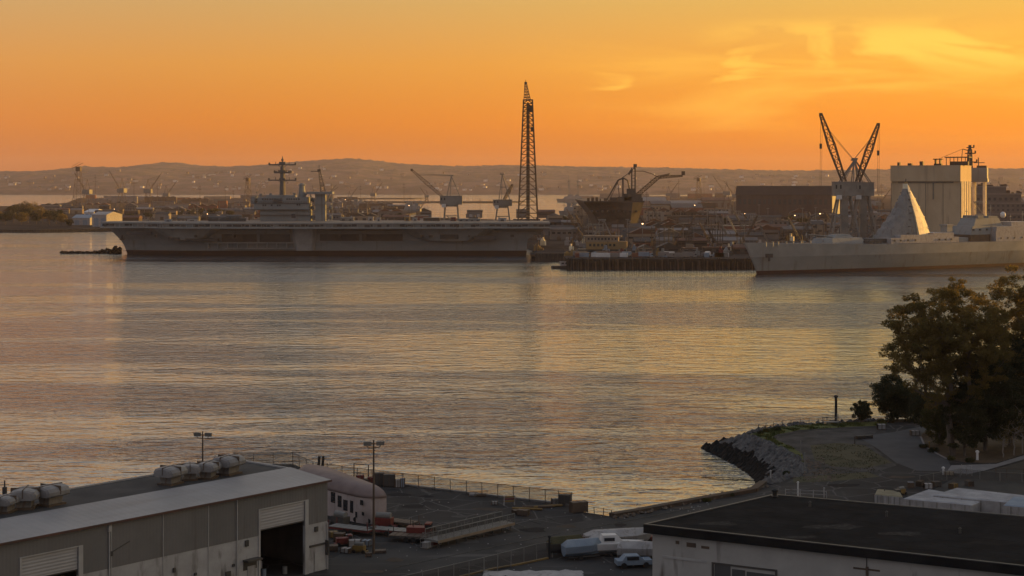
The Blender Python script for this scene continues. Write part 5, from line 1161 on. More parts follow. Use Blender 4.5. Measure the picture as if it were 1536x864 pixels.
def shr(k, z): return [(*(Vector(p_)+(cm_-Vector(p_)).normalized()*k), z) for p_ in cur]
MB().prism(cur, 0, 3.6).build('wall', pink, wk)
fixn(MB().rings([shr(-.15, 3.601), shr(.1, 4.0), shr(.6, 4.45), shr(1.4, 4.8), shr(2.6, 5.1)]).build('roof', pinkr, wk, smooth=True))
a = MB()
for x, z, w_, h_ in ((WL-7.4, 1.6, .9, 1.6), (WL-6.1, 1.3, 1.0, 1.5), (WL-4.5, 1.2, .7, 1.7), (WL-2.2, 2.6, .7, .7), (WL-3.3, .7, .4, .8), (WL-1.8, 1.2, .5, .5), (WL-9, 2, 1, 1.5)): a.bx(x, x+w_, -.04, -.003, z, z+h_)
a.each('window', glassd, wk)

# ============================================================ fences
def fence(name, label, pts, hgt, spacing=3.0, m_=steeldk, seed=0, mid=False, z=G, group=None, mesh=True):
    g = random.Random(seed); p0 = pts[0]; t = thing(name, label, 'fence', (p0[0], p0[1], z), 0, group); posts = []
    for p, q in zip(pts, pts[1:]):
        p = Vector(p); q = Vector(q); n = max(1, round((q-p).length/spacing)); posts += [p.lerp(q, i/n) for i in range(n)]
    posts.append(Vector(pts[-1])); o = Vector(p0)
    for p in posts:
        p = p-o; b = MB(); b.tube((p.x, p.y, -.1), (p.x+g.uniform(-.06, .06), p.y, hgt+g.uniform(0, .12)), .055, n=6); b.build('post', m_, t)
    b = MB(); b.path([(p.x-o.x, p.y-o.y, hgt) for p in posts], .035, 4)
    if mid: b.path([(p.x-o.x, p.y-o.y, hgt*.5) for p in posts], .03, 4)
    b.build('top_rail', m_, t)
    if mesh:
        b = MB()
        for p, q in zip(posts, posts[1:]): b.add([(p.x-o.x, p.y-o.y, .03), (q.x-o.x, q.y-o.y, .03), (q.x-o.x, q.y-o.y, hgt-.03), (p.x-o.x, p.y-o.y, hgt-.03)], [(0, 1, 2, 3)])
        b.build('wire_mesh', meshm, t)
    return t
def offs(pts, d_): 
    return [(x, y-d_) for x, y in pts]
fence('chain_link_fence', 'dark chain link fence along the quay edge above the water', offs(S((352, 697), (440, 697), (470, 711), (514, 718.5), (582, 726.5), (700, 741), (818, 754.5), (857, 759.5)), .7), 2.15, 2.9, seed=1)
z5 = lambda px, py: P(px, py, 5.0)[:2]
fence('chain_link_fence', 'grey chain link fence crossing the near yard below the lane', [z5(575, 871), z5(609, 863), z5(726, 836), z5(805, 816), z5(897, 802), z5(975, 789.5)], 2.0, 2.6, craneg, 2)
fence('railing', 'thin railing on the grassy point above the water', S((1138, 646), (1160, 641.5), (1200, 637), (1254, 634.2)), 1.15, 2.2, steeldk, 3, mid=True, mesh=False)
fence('railing', 'low rusty railing at the gap in the quay edge', S((862, 767), (878, 769.5), (905, 773.5), (917, 776)), 1.0, 2.0, steelbr, 4, mid=True, mesh=False)
fence('railing', 'pale thin rails beyond the black roofed building', S((1178, 744), (1200, 745), (1240, 747)), 1.0, 2.6, whiteold, 5, mid=True, mesh=False)
fence('railing', 'white gate rails across the footpath near the trees', S((1442, 712.5), (1450, 713), (1458, 713.6)), 1.6, .6, whiteold, 6, mid=True, mesh=False)
fence('railing', 'dark red topped railing at the right yard edge', S((1494, 716), (1510, 717), (1560, 719)), 1.5, 2.4, steelbr, 7, mid=True, mesh=False)
fence('chain_link_fence', 'fence along the yard behind the white covered boats', S((1380, 727), (1440, 716), (1500, 722), (1600, 726)), 1.4, 3.0, craneg, 8)
# gangway with mesh sides
g0 = P(657, 823, G); g1_ = P(772, 795, G); ga = math.atan2(g1_[1]-g0[1], g1_[0]-g0[0]); gl = math.hypot(g1_[1]-g0[1], g1_[0]-g0[0])
gw = thing('gangway', 'long raised mesh sided gangway with tan deck edge lying on the yard', 'gangway', g0, ga)
MB().bx(0, gl, 0, 2.3, .75, 1.0).build('deck', craneg, gw); MB().bx(-.05, gl, -.08, -.01, .68, 1.02).build('edge_beam', mat('tan_beam', (.28, .20, .13), (.20, .15, .10), .6, .8), gw)
for y in (0, 2.3):
    b = MB(); n = 10
    b.path([(0, y, 2.25), (gl, y, 2.25)], .05, 5).path([(0, y, 1.6), (gl, y, 1.6)], .03, 4); b.build('top_rail', craneg, gw)
    b = MB().add([(0, y, 1.0), (gl, y, 1.0), (gl, y, 2.22), (0, y, 2.22)], [(0, 1, 2, 3)]); b.build('mesh_panel', meshm, gw)
    for k in range(n+1): MB().tube((k*gl/n, y, 1), (k*gl/n, y, 2.25), .04, n=5).build('post', craneg, gw)
for k in range(9): MB().tube((.4+k*gl/8.6, .25, 0), (.4+k*gl/8.6, .25, .75), .10, n=6).build('support_leg', steeldk, gw)
for k in range(3):
    px, py = ((643, 815), (652, 818), (640, 822))[k]; q_ = P(px, py, G); t = thing('cage_pallet', 'small mesh cage pallet at the gangway foot, '+['behind the red one', 'with red cloth inside', 'in front on the ground'][k], 'cage', q_, R(20+k*20), 'cage pallets by the gangway')
    b = MB()
    for x in (-.7, .7):
        for y in (-.5, .5): b.tube((x, y, .1), (x, y, 1.35), .035, n=5)
    for z in (.12, .75, 1.35): b.path([(-.7, -.5, z), (.7, -.5, z), (.7, .5, z), (-.7, .5, z), (-.7, -.5, z)], .03, 4)
    b.build('cage_frame', craneg, t); MB().bx(-.7, .7, -.5, .5, 0, .1).build('pallet', steelbr, t); MB().bx(-.55, .55, -.38, .38, .11, .8).build('load', [bluep, redp, conc][k], t)

# ============================================================ yard clutter
def trailer(label, px, py, L0, rz, m_, load=None, group='flatbed trailers and rafts beyond the shed'):
    t = thing('flatbed_trailer', label, 'trailer', P(px, py, G), rz, group); b = MB(); b.bx(-L0/2, L0/2, -1.1, -.95, .55, .8).bx(-L0/2, L0/2, .95, 1.1, .55, .8)
    for k in range(6): b.bx(-L0/2+k*(L0-.2)/5, -L0/2+k*(L0-.2)/5+.2, -.95, .95, .58, .78)
    b.bx(L0/2, L0/2+1.2, -.08, .08, .6, .75); b.build('chassis', m_, t)
    for sy in (-1, 1):
        for x in (-.5, .5): MB().tube((x, sy*.85, .38), (x, sy*1.12, .38), .38, n=12).build('wheel', blackm, t)
    b = MB()
    for k in range(7): b.bx(-L0/2+k*L0/7+.05, -L0/2+(k+1)*L0/7-.05, -1.05, 1.05, .81, .88)
    b.build('bed_plank', craneg if not load else steelbr, t)
    for sx in (-1, 1):
        for sy in (-1, 1): MB().tube((sx*(L0/2-.1), sy*1.03, .8), (sx*(L0/2-.1), sy*1.03, 1.7), .06, n=5).build('stake', m_, t)
    return t
trailer('red flatbed trailer below the white workshop wall', 528, 800, 6.5, R(-28), redp); trailer('red framed trailer with white bed beside the floodlight pole', 590, 803, 7, R(-20), redp); trailer('dark trailer under the crates left of the gangway', 618, 812, 6, R(-14), steeldk, 1); trailer('rusty trailer at the water side of the red machines', 598, 790, 5.5, R(-30), steelbr, 1)
def machine(label, px, py, m_, s, rz, kind=0, group='machines and plant in the junk yard'):
    t = thing('work_machine', label, 'machine', P(px, py, G), rz, group); t.scale = (s, s, s)
    b = MB(); b.bx(-1.6, 1.2, -.8, .8, .55, 1.7).bx(-2.0, 1.9, -.7, .7, .35, .56); b.build('body', m_, t)
    if kind == 0: b = MB(); b.bx(1.0, 1.8, -.7, .7, .56, 2.3); b.build('cab', m_, t); MB().bx(1.1, 1.83, -.73, .73, 1.5, 2.1).build('window', glassd, t)
    elif kind == 1: b = MB(); b.tube((-1, 0, 1.7), (1.8, 0, 3.2), .14, n=5).tube((1.8, 0, 3.2), (2.6, 0, 1.4), .12, n=5); b.build('boom', m_, t)
    else: b = MB(); b.tube((-1.3, 0, 2.0), (1.0, 0, 2.0), .5, n=12); b.build('tank', craneg, t)
    MB().tube((-.9, .4, 1.7), (-.9, .4, 2.4), .07, n=6).build('exhaust', steeldk, t)
    for sx in (-1.2, 1.2):
        for sy in (-1, 1): MB().tube((sx, sy*.7, .42), (sx, sy*.98, .42), .42, n=12).build('wheel', blackm, t)
    return t
machine('red machine with slanted boom on the trailer side near the workshop', 548, 783, redp, .9, R(-30), 1); machine('red and white tank cart beyond the floodlight pole', 577, 793, redp, .9, R(-15), 2); machine('red tractor like loader beside the cages', 628, 808, redp, .95, R(-10), 0)
machine('dark generator set against the workshop wall', 512, 790, steeldk, .85, R(-40), 2); machine('yellow roller cart at the shed corner', 540, 829, yelp, .55, R(-20), 2); machine('red pump cart at the shed corner', 515, 818, redp, .6, R(15), 0); machine('dark machine parked beside the gangway cages', 640, 806, steeldk, .6, R(30), 0)
def crate(label, px, py, w_, d_, h_, m_, rz, z=G, group='crates and boxes in the near yard'):
    t = thing('crate', label, 'crate', P(px, py, z), rz, group); MB().bx(-w_/2, w_/2, -d_/2, d_/2, .1, h_).build('body', m_, t); b = MB()
    for x in (-w_/2, -.05, w_/2-.1): b.bx(x, x+.1, -d_/2-.03, d_/2+.03, 0, h_+.04)
    b.build('slat', steelbr, t); return t
cr = [(500, 806, 1.2, 1, .8, yelp, 20), (509, 812, 1.4, 1, 1.1, steelbr, -10), (523, 812, .9, .9, .9, whiteold, 30), (532, 820, 1.6, 1, .9, whiteold, 5), (550, 818, 1.2, 1, .7, bluep, -20), (498, 826, 1.5, 1.2, .7, steelbr, 10), (520, 829, 1.3, 1, .6, whiteold, -30), (553, 835, .8, .6, .5, steelbr, 0), (570, 829, 1.5, 1, .35, steelbr, 10),
      (540, 726, 1.3, 1, 1.4, redp, 10), (548, 727, 1.5, 1, .9, steelbr, -10), (556, 727, 1, 1, 1.2, redp, 0), (569, 728, 1.6, 1, 2.0, steeldk, 5), (584, 729.5, 1.8, 1, 1.9, steeldk, 0), (597, 731, .8, .8, 1.2, whiteold, 0), (604, 731, .7, .7, 1.4, bluep, 0), (847, 757, 1.8, 1, 1.5, steeldk, -10), (833, 756, 1.2, .8, .8, whiteold, 10),
      (775, 770, 1.2, 1, .5, steelbr, 20), (785, 773, 1.6, 1, .8, steelbr, -20), (868, 768, 2.4, 1.3, 1.5, steelbr, 20), (713, 744, 2, .5, .4, whiteold, -12), (722, 745, 1.5, .6, .4, steelbr, 0), (742, 757, .9, .6, .5, conc, 0)]
nms = ['yellow crate beside the shed corner post', 'brown crate under the red trailer', 'white box among the corner junk', 'white long box near the floodlight pole', 'blue grey box near the floodlight pole', 'low brown crate at the shed corner foot', 'low white box nearest the shed corner', 'small box beside the floodlight pole base', 'flat brown pallet right of the floodlight pole',
       'red box by the quay fence gate', 'low brown box between two red ones', 'second red box by the quay fence gate', 'tall dark bin against the quay fence', 'taller wide dark bin against the quay fence', 'white locker beside the dark bins', 'blue grey locker beside the dark bins', 'dark box in the fence corner over the water', 'pale box in the fence corner over the water',
       'brown box at the far gangway end', 'second brown box at the far gangway end', 'rusty brown bin at the gap in the quay edge', 'pale beam lying by the quay fence', 'brown beam lying by the quay fence', 'small concrete block in the open yard']
for c_, nm_ in zip(cr, nms): crate(nm_, c_[0], c_[1], c_[2], c_[3], c_[4], c_[5], R(c_[6]))
# gate frame in the quay fence
t = thing('gate_frame', 'rusty gate frame standing in the quay fence', 'gate', P(531, 722.6, G), R(-24)); b = MB(); b.tube((0, 0, 0), (0, 0, 2.9), .09).tube((2.6, 0, 0), (2.6, 0, 2.9), .09); b.each('post', steelbr, t); MB().tube((0, 0, 2.85), (2.6, 0, 2.85), .07).tube((0, 0, 1.4), (2.6, 0, 1.4), .05).build('crossbar', steelbr, t)
t = thing('dolphin_pile', 'leaning dark timber piles by the workshop ridge', 'piles', P(480, 716, G)); [MB().tube((x, 0, 0), (x+.3, 0, 3.4), .22, n=7).build('pile', timber, t) for x in (-.4, .25)]
t = thing('barrier', 'orange and white striped barrier beside the quay fence', 'barrier', P(764, 758, G), R(15))
for z, m_ in ((.5, yelp), (.85, redp), (1.15, yelp)): MB().bx(-.9, .9, -.04, .04, z, z+.22).build('board', m_, t)
for x in (-.8, .8): MB().bx(x-.05, x+.05, -.2, .2, 0, 1.4).build('leg', whiteold, t)
for i, (px, py) in enumerate(((791, 765), (806, 762), (822, 761))): t = thing('pipe', 'yellow brown pipe lying beside the fence corner, '+ordn(i, 3), 'pipe', P(px, py, G), R(-10+i*14), 'pipes on the quay'); MB().tube((-2.2, 0, .2), (2.2, 0, .2), .17, n=8).build('pipe_body', [yelp, steelbr, yelp][i], t); MB().bx(-1.5, -1.3, -.3, .3, 0, .1).build('chock', steeldk, t)

# boats and vehicles right of the near fence
def boat(label, px, py, L0, rz, m_, cover=None, group='boats stored on land in the near yards', z=G):
    t = thing('stored_boat', label, 'boat', P(px, py, z), rz, group); W = L0*.33; rings = []
    for zz_, k, e in ((.5, .25, .80), (.9, .8, .9), (1.6, 1.0, 1.0), (1.75, 1.02, 1.01)):
        rings.append([(-L0/2, -W/2*k, zz_), (-L0*.1, -W/2*k, zz_), (L0*.22, -W*.42*k, zz_), (L0/2*e, 0, zz_+.1*e), (L0*.22, W*.42*k, zz_), (-L0*.1, W/2*k, zz_), (-L0/2, W/2*k, zz_)])
    fixn(MB().rings(rings).build('hull', m_, t, smooth=False))
    if cover: fixn(MB().rings([[(x*1.01, y*1.02, 1.77) for x, y, _ in rings[-1]], [(x*.8, y*.2, 2.5) for x, y, _ in rings[-1]]]).build('cover', cover, t))
    else:
        MB().prism([(-L0*.25, -W*.32), (L0*.15, -W*.28), (L0*.15, W*.28), (-L0*.25, W*.32)], 1.76, 2.7, [(-L0*.22, -W*.28), (L0*.02, -W*.24), (L0*.02, W*.24), (-L0*.22, W*.28)]).build('cabin', white, t); MB().bx(-L0*.2, -L0*.02, -W*.33, W*.33, 2.0, 2.4).build('window', glassd, t)
    b = MB(); b.bx(-L0*.4, L0*.4, -.6, -.5, .3, .45).bx(-L0*.4, L0*.4, .5, .6, .3, .45); b.build('cradle', steeldk, t)
    for sy in (-1, 1): MB().tube((-.6, sy*.75, .32), (-.6, sy*.95, .32), .32, n=10).build('wheel', blackm, t)
    return t
boat('pale boat under a grey cover behind the near fence', 874, 838, 5.2, R(20), bluep, bluep); boat('white boat with cabin left of the black roofed building', 922, 833, 7.5, R(8), white); boat('long white covered boat by the near fence', 930, 822, 9, R(15), whiteold, whiteold); boat('small pale boat half hidden behind the black roofed building', 962, 842, 6, R(-8), whiteold, whiteold); boat('low dark boat beside the dark fence post', 850, 833, 5, R(24), steeldk, grassdry)
vehicle('car', redp, 'red car among the boats beyond the near fence', P(868, 822, G), R(15), 'vehicles in the near yards'); vehicle('car', redp, 'second red car close to the black roof corner', P(955, 815, G), R(15), 'vehicles in the near yards'); vehicle('car', bluep, 'blue grey car beside the black roofed building wall', P(950, 850, G), R(10), 'vehicles in the near yards')
t = thing('yellow_mat', 'crumpled tan and white tarpaulin on the apron', 'tarpaulin', P(800, 862, G), R(5)); g = random.Random(4); b = MB(); nn = 14; vs = []; fs = []
for j in range(7):
    for i in range(nn): vs.append((-6+i*12/(nn-1)+g.uniform(-.2, .2), -1.6+j*3.2/6, .03+abs(noise.noise(Vector((i*.5, j*.7, 0))))*.5))
for j in range(6):
    for i in range(nn-1): k = j*nn+i; fs.append((k, k+1, k+nn+1, k+nn))
b.add(vs, fs); o = b.build('tarpaulin', whiteold, None, smooth=True); bpy.data.objects.remove(t); p = P(800, 862, G); o.location = p; tag(o, 'crumpled whitish tarpaulin lying on the apron at the near fence', 'tarpaulin')

# ============================================================ black roofed building
RZ = 11.0
fp = [P(965, 787, RZ)[:2], P(1160, 742, RZ)[:2]]
fe = Vector(P(1536, 850, RZ)[:2])-Vector(fp[0]); fe_end = Vector(fp[0])+fe*1.5; be = Vector(P(1536, 775, RZ)[:2])-Vector(fp[1]); be_end = Vector(fp[1])+be*2.0
roofp = [fp[0], tuple(fe_end), tuple(be_end), fp[1]]
bb = thing('black_roof_building', 'pale block building with flat black roof and dark fascia', 'building', (fp[0][0], fp[0][1], G))
o0 = Vector(fp[0]); loc = [(x-o0.x, y-o0.y) for x, y in roofp]
MB().prism(loc, RZ-G-.95, RZ-G).build('roof', blkroof, bb)
ang = math.atan2(fe.y, fe.x)
def inset(poly, d_):
    c = Vector((sum(p[0] for p in poly)/len(poly), sum(p[1] for p in poly)/len(poly))); out = []
    n = len(poly)
    for i in range(n):
        p0, p1, p2 = Vector(poly[i-1]), Vector(poly[i]), Vector(poly[(i+1) % n]); e1 = (p1-p0).normalized(); e2 = (p2-p1).normalized(); n1 = Vector((-e1.y, e1.x)); n2 = Vector((-e2.y, e2.x)); bis = (n1+n2); k = d_/max(.3, bis.dot(n1)); out.append(tuple(p1+bis*k))
    return out
iw = inset(loc, .65)
wallm = mat('stained_block_wall', (.30, .285, .26), (.37, .35, .32), .25, .85, .01, streak=((.07, .055, .045), (.7, .7, .12), .60, .75))
MB().prism(iw, -.2, RZ-G-.951).build('wall', wallm, bb)
ti = inset(loc, .12); tj = inset(loc, .30); b = MB()
for i in range(4):
    j = (i+1) % 4; b.add([(*loc[i], RZ-G+.003), (*loc[j], RZ-G+.003), (*tj[j], RZ-G+.003), (*tj[i], RZ-G+.003), (*loc[i], RZ-G+.10), (*loc[j], RZ-G+.10), (*tj[j], RZ-G+.10), (*tj[i], RZ-G+.10)], [(4, 5, 6, 7), (0, 1, 5, 4), (2, 3, 7, 6)])
seam_ = MB(); f0, f1, k0, k1 = Vector(loc[0]), Vector(loc[1]), Vector(loc[3]), Vector(loc[2])
for k in range(1, 9):
    u_ = k/9; a_ = f0.lerp(k0, u_); c_ = f1.lerp(k1, u_); m_ = (a_+c_)/2; a_ = a_.lerp(c_, .01); c_ = c_.lerp(a_, .01); m_ = (a_+c_)/2; seam_.box((m_.x, m_.y, RZ-G+.012), ((c_-a_).length, .09, .02), math.atan2(c_.y-a_.y, c_.x-a_.x))
g = random.Random(17)
def on_roof(px, py): q_ = P(px, py, RZ); return (q_[0]-o0.x, q_[1]-o0.y)
for k, (px, py, w_, h_) in enumerate(((1350, 800, 70, 7), (1150, 765, 60, 6), (1250, 790, 90, 9), (1420, 790, 60, 6), (1080, 785, 60, 7), (1480, 815, 90, 9), (1200, 806, 60, 5))):
    q_ = MB(); pts = []
    for j in range(11): an = j*2*math.pi/11; e_ = .5+.7*g.random(); pts.append((*on_roof(px+math.cos(an)*w_/2*e_, py+math.sin(an)*h_/2*e_), RZ-G+.006+k*.001))
    q_.add(pts, [tuple(range(11))]); q_.build('roof_patch', [mat('pale_scuff', (.022, .022, .022), (.055, .053, .050), 1.6, .9, spec=.05, lo=.45, hi=.7), mat('dark_membrane', (.007, .007, .008), (.016, .016, .017), .5, .9, spec=.05)][k % 2], bb)
q_ = MB()
for px, py in ((1215, 760), (1330, 775), (1440, 800)): x_, y_ = on_roof(px, py); q_.item().lathe([(.16, RZ-G), (.12, RZ-G+.5), (.2, RZ-G+.55), (.05, RZ-G+.7)], (x_, y_), 8)
q_.each('vent_pipe', steeldk, bb)
seam_.build('roof_seam', mat('seam_bitumen', (.018, .018, .019), (.034, .033, .033), 1.5, .9, spec=.05), bb)
b.build('roof_edge', mat('roof_edge_metal', (.035, .035, .035), (.065, .06, .058), .5, .5), bb)
# features on the front wall: openings and pipe runs (wall frame along front edge)
fr = bpy.data.objects.new('front_fittings', None)
fdir = (Vector(iw[1])-Vector(iw[0])).normalized(); fn = Vector((fdir.y, -fdir.x)); org = Vector(iw[0])
def wallbox(b, px0, px1, z0, z1, out=.06, dep=.08):
    res = []
    for px in (px0, px1):
        k = (px-CX)/F; ox, oy = org.x+o0.x, org.y+o0.y; res.append((k*oy-ox)/(fdir.x-k*fdir.y))
    q0 = org+fdir*res[0]; q1 = org+fdir*res[1]; c = (q0+q1)/2+fn*(out-dep/2+.003); return b.box((c.x, c.y, (z0+z1)/2), ((q1-q0).length, dep, z1-z0), math.atan2(fdir.y, fdir.x))
b = MB(); wallbox(b, 1072, 1096, 2.6, 4.3, .03, .05); wallbox(b, 1098, 1118, 2.6, 4.0, .03, .05); wallbox(b, 1120, 1162, 2.6, 3.9, .03, .05); b.each('opening', hulldk, bb)
b = MB(); wallbox(b, 1068, 1166, 4.3, 4.5, .12, .12); wallbox(b, 1068, 1071, 1.5, 4.3, .12, .12); wallbox(b, 1163, 1166, 1.5, 4.3, .12, .12); b.build('opening_frame', steeldk, bb)
b = MB(); wallbox(b, 994, 1061, 4.35, 4.6, .10, .1); b.build('wall_beam', frameM, bb)
b = MB(); wallbox(b, 1014, 1019, 6.1, 6.45, .12, .1); wallbox(b, 1030, 1044, 5.9, 6.4, .05, .05); wallbox(b, 1052, 1064, 5.9, 6.2, .05, .05); wallbox(b, 1280, 1320, 5.6, 5.8, .05, .05); wallbox(b, 1299, 1303, 5.0, 6.0, .14, .12); wallbox(b, 1380, 1396, 4.5, 5.1, .05, .05); b.each('rusty_bracket', steelbr, bb)
b = MB(); wallbox(b, 1299.5, 1301, 5.0, 7.0, .08, .06); b.build('downpipe', steeldk, bb)
rc = P(1161, 744, RZ); t = thing('roof_vent', 'small black vent on the far corner of the black roof', 'vent', (rc[0], rc[1]-.6, RZ+.1)); MB().lathe([(.28, 0), (.28, .5), (.42, .55), (.40, .8), (.1, .95)], n=10).build('cowl', blackm, t); MB().box((0, 0, .03), (.8, .8, .06)).build('flange', steeldk, t)

# white covered hulls and roofs beyond the black roof
def white_roof(label, pxs, z0, z1, m_, nm_='covered_barge'):
    pts = [P(a, b_, G+z1)[:2] for a, b_ in pxs]; o_ = Vector(pts[0]); lp = [(x-o_.x, y-o_.y) for x, y in pts]; t = thing(nm_, label, 'covered barge', (o_.x, o_.y, G), 0, 'white covered barges beyond the black roof')
    MB().prism(lp, z0, z1-.12).build('body', whiteold, t); MB().prism(lp, z1-.119, z1, inset(lp, .25) if True else None).build('cover', m_, t)
    p0, p1 = Vector(lp[0]), Vector(lp[1]); b = MB()
    for k in range(5): q_ = p0.lerp(p1, (k+.5)/5); b.box((q_.x, q_.y-.02, (z0+z1)/2), (.12, .12, z1-z0-.3), math.atan2((p1-p0).y, (p1-p0).x))
    b.each('post', craneg, t); return t
whc = mat('white_tarpaulin', (.22, .215, .22), (.36, .35, .35), .35, .8, .06, streak=((.16, .14, .13), (.8, .8, 1), .60, .7))
white_roof('low white covered barge nearest the black roof edge', ((1354, 747), (1458, 757), (1480, 748), (1392, 733)), .1, 2.6, whc); white_roof('long white covered barge behind the first', ((1400, 742), (1545, 756), (1560, 745), (1434, 731)), .1, 2.9, whc); white_roof('pale blue covered barge at the picture edge', ((1505, 757), (1620, 768), (1620, 750), (1520, 744)), .1, 3.4, bluep); white_roof('small tan covered box beside the dark equipment', ((1312, 741), (1354, 745), (1350, 736), (1316, 733)), .1, 1.6, mat('tan_cover', (.16, .14, .09), (.22, .19, .12), .5, .8))
boat('pale green boat half hidden by the black roof at the right', 1508, 771, 6, R(10), bluep, whiteold); machine('dark machine beside the tan covered box', 1335, 753, steeldk, .8, R(10), 0); machine('yellow topped machine beside the white barge', 1352, 742, yelp, .5, R(40), 2); machine('dark loader under the long white barge end', 1480, 768, steeldk, .9, R(-15), 1)
for i, (px, py, m_) in enumerate(((1392, 733, whiteold), (1404, 730, steeldk), (1430, 733, yelp), (1380, 729, steelbr), (1366, 731, bluep), (1454, 729, steeldk))): crate(['white', 'dark', 'yellow', 'brown', 'blue grey', 'second dark'][i]+' box at the yard edge behind the white barges', px, py, 1.3, .9, .8, m_, R(i*20))

# posts and small furniture on the point
def post(name, label, px, py, hh, r_, m_, cat='post', cap=True):
    t = thing(name, label, cat, P(px, py, G)); MB().tube((0, 0, -.1), (0, 0, hh), r_, r_*.9, 8).build('shaft', m_, t)
    if cap: MB().lathe([(r_*1.5, hh), (r_*1.5, hh+r_), (r_*.4, hh+r_*1.8)], n=8).build('cap', m_, t)
    return t
post('mooring_pile', 'tall black mooring pile standing on the grassy point', 1254, 634, 5.0, .28, blackm, 'pile'); post('post', 'white post where the quay meets the rocks', 1156, 721, 1.5, .12, whiteold); post('post', 'taller white post in front of the gravel clearing', 1197, 744, 2.0, .12, white); post('post', 'thin pale post beyond the black roof right of the taller white one', 1236, 746, 1.3, .10, whiteold); post('post', 'dark post at the road bend', 1282, 666, 1.2, .14, steeldk)
post('post', 'dark corner post of the near fence', 824, 838, 2.7, .14, blackm); post('hydrant', 'white topped hydrant on the ground by the footpath', 1415, 712, 1.0, .18, white, 'hydrant'); post('post', 'white bollard under the big trees', 1466, 690, 1.3, .22, white, 'bollard'); post('post', 'small yellow marker post at the kerb', 1394, 672, 1.0, .12, yelp, 'marker'); post('post', 'thin metal post on the rocky bank', 1201, 690, 3.2, .06, craneg); post('post', 'second thin metal post on the rocky bank', 1207, 707, 3.0, .06, craneg)
t = thing('platform', 'small metal platform frame around the black mooring pile', 'platform', P(1247, 637, G)); b = MB()
for x in (-1.6, 1.2):
    for y in (-.6, .6): b.tube((x, y, 0), (x, y, 2.2 if x > 0 else 1.5), .06, n=5)
b.path([(-1.6, -.6, 1.4), (1.2, -.6, 1.4), (1.2, .6, 1.4), (-1.6, .6, 1.4), (-1.6, -.6, 1.4)], .05, 4); b.build('handrail', craneg, t); MB().bx(-1.7, 1.3, -.7, .7, .5, .6).build('deck', craneg, t)
crate('pale box beside the hydrant', 1424, 713, 1.4, .8, .6, mat('tan_box', (.30, .24, .17), (.36, .29, .2), 1, .8), R(-10)); crate('white box lying under the olive tree', 1372, 0+653, 1.6, 1, .9, whiteold, R(10)); crate('pinkish box at the road end', 1322, 644, 1.6, 1, 1.0, whiteold, R(0)); crate('dark low cabinet at the road bend', 1296, 658, 3.5, .5, .6, steeldk, R(20))

# riprap
top = [(1122, 652), (1140, 659), (1160, 668), (1178, 678), (1195, 688), (1203, 698), (1207, 707), (1190, 716), (1170, 721.5), (1148, 726)]
bot = [(1053, 673), (1066, 680), (1080, 686), (1095, 693), (1108, 700), (1118, 706), (1126, 711), (1133, 717), (1139, 721.5), (1141, 726)]
a = MB(); dk_ = MB(); g = random.Random(31); TP = [Vector(P(x, y, G)) for x, y in top]; BP = [Vector(P(x, y, -.2)) for x, y in bot]
rg_ = MB(); rg_.add([tuple(v+Vector((0, 0, -.1))) for v in TP]+[tuple(v+Vector((0, 0, -.4))) for v in BP], [(i, i+1, len(TP)+i+1, len(TP)+i) for i in range(len(TP)-1)]); struct(rg_.build('bank', rockdark), 'dark bank under the rocks')
for k in range(3600):
    s = g.random()*(len(TP)-1.001); i = int(s); f = s-i; u_ = g.random(); p_ = TP[i].lerp(TP[i+1], f).lerp(BP[i].lerp(BP[i+1], f), u_)
    (a if u_+g.uniform(-.08, .08) < .55 else dk_).rock((p_.x, p_.y, p_.z+g.uniform(-.1, .15)), g.choice([.25, .35, .4, .5, .65, .9, 1.15]), k)
# far side of the point
fs_ = [(1122, 651), (1140, 645), (1160, 641.2), (1200, 636.2), (1260, 633), (1320, 630)]; FP = [Vector(P(x, y, G)) for x, y in fs_]
for k in range(500): s = g.random()*(len(FP)-1.001); i = int(s); p_ = FP[i].lerp(FP[i+1], s-i); a.rock((p_.x, p_.y+g.uniform(.2, 2.2), 3.0-g.random()*1.4), g.uniform(.3, .7), k)
o = a.build('riprap', rock_m); o['kind'] = 'stuff'; o['label'] = 'grey rubble rocks on the bank of the point'
o = dk_.build('wet_riprap', rockdark); o['kind'] = 'stuff'; o['label'] = 'dark wet rubble rocks at the waterline of the point'
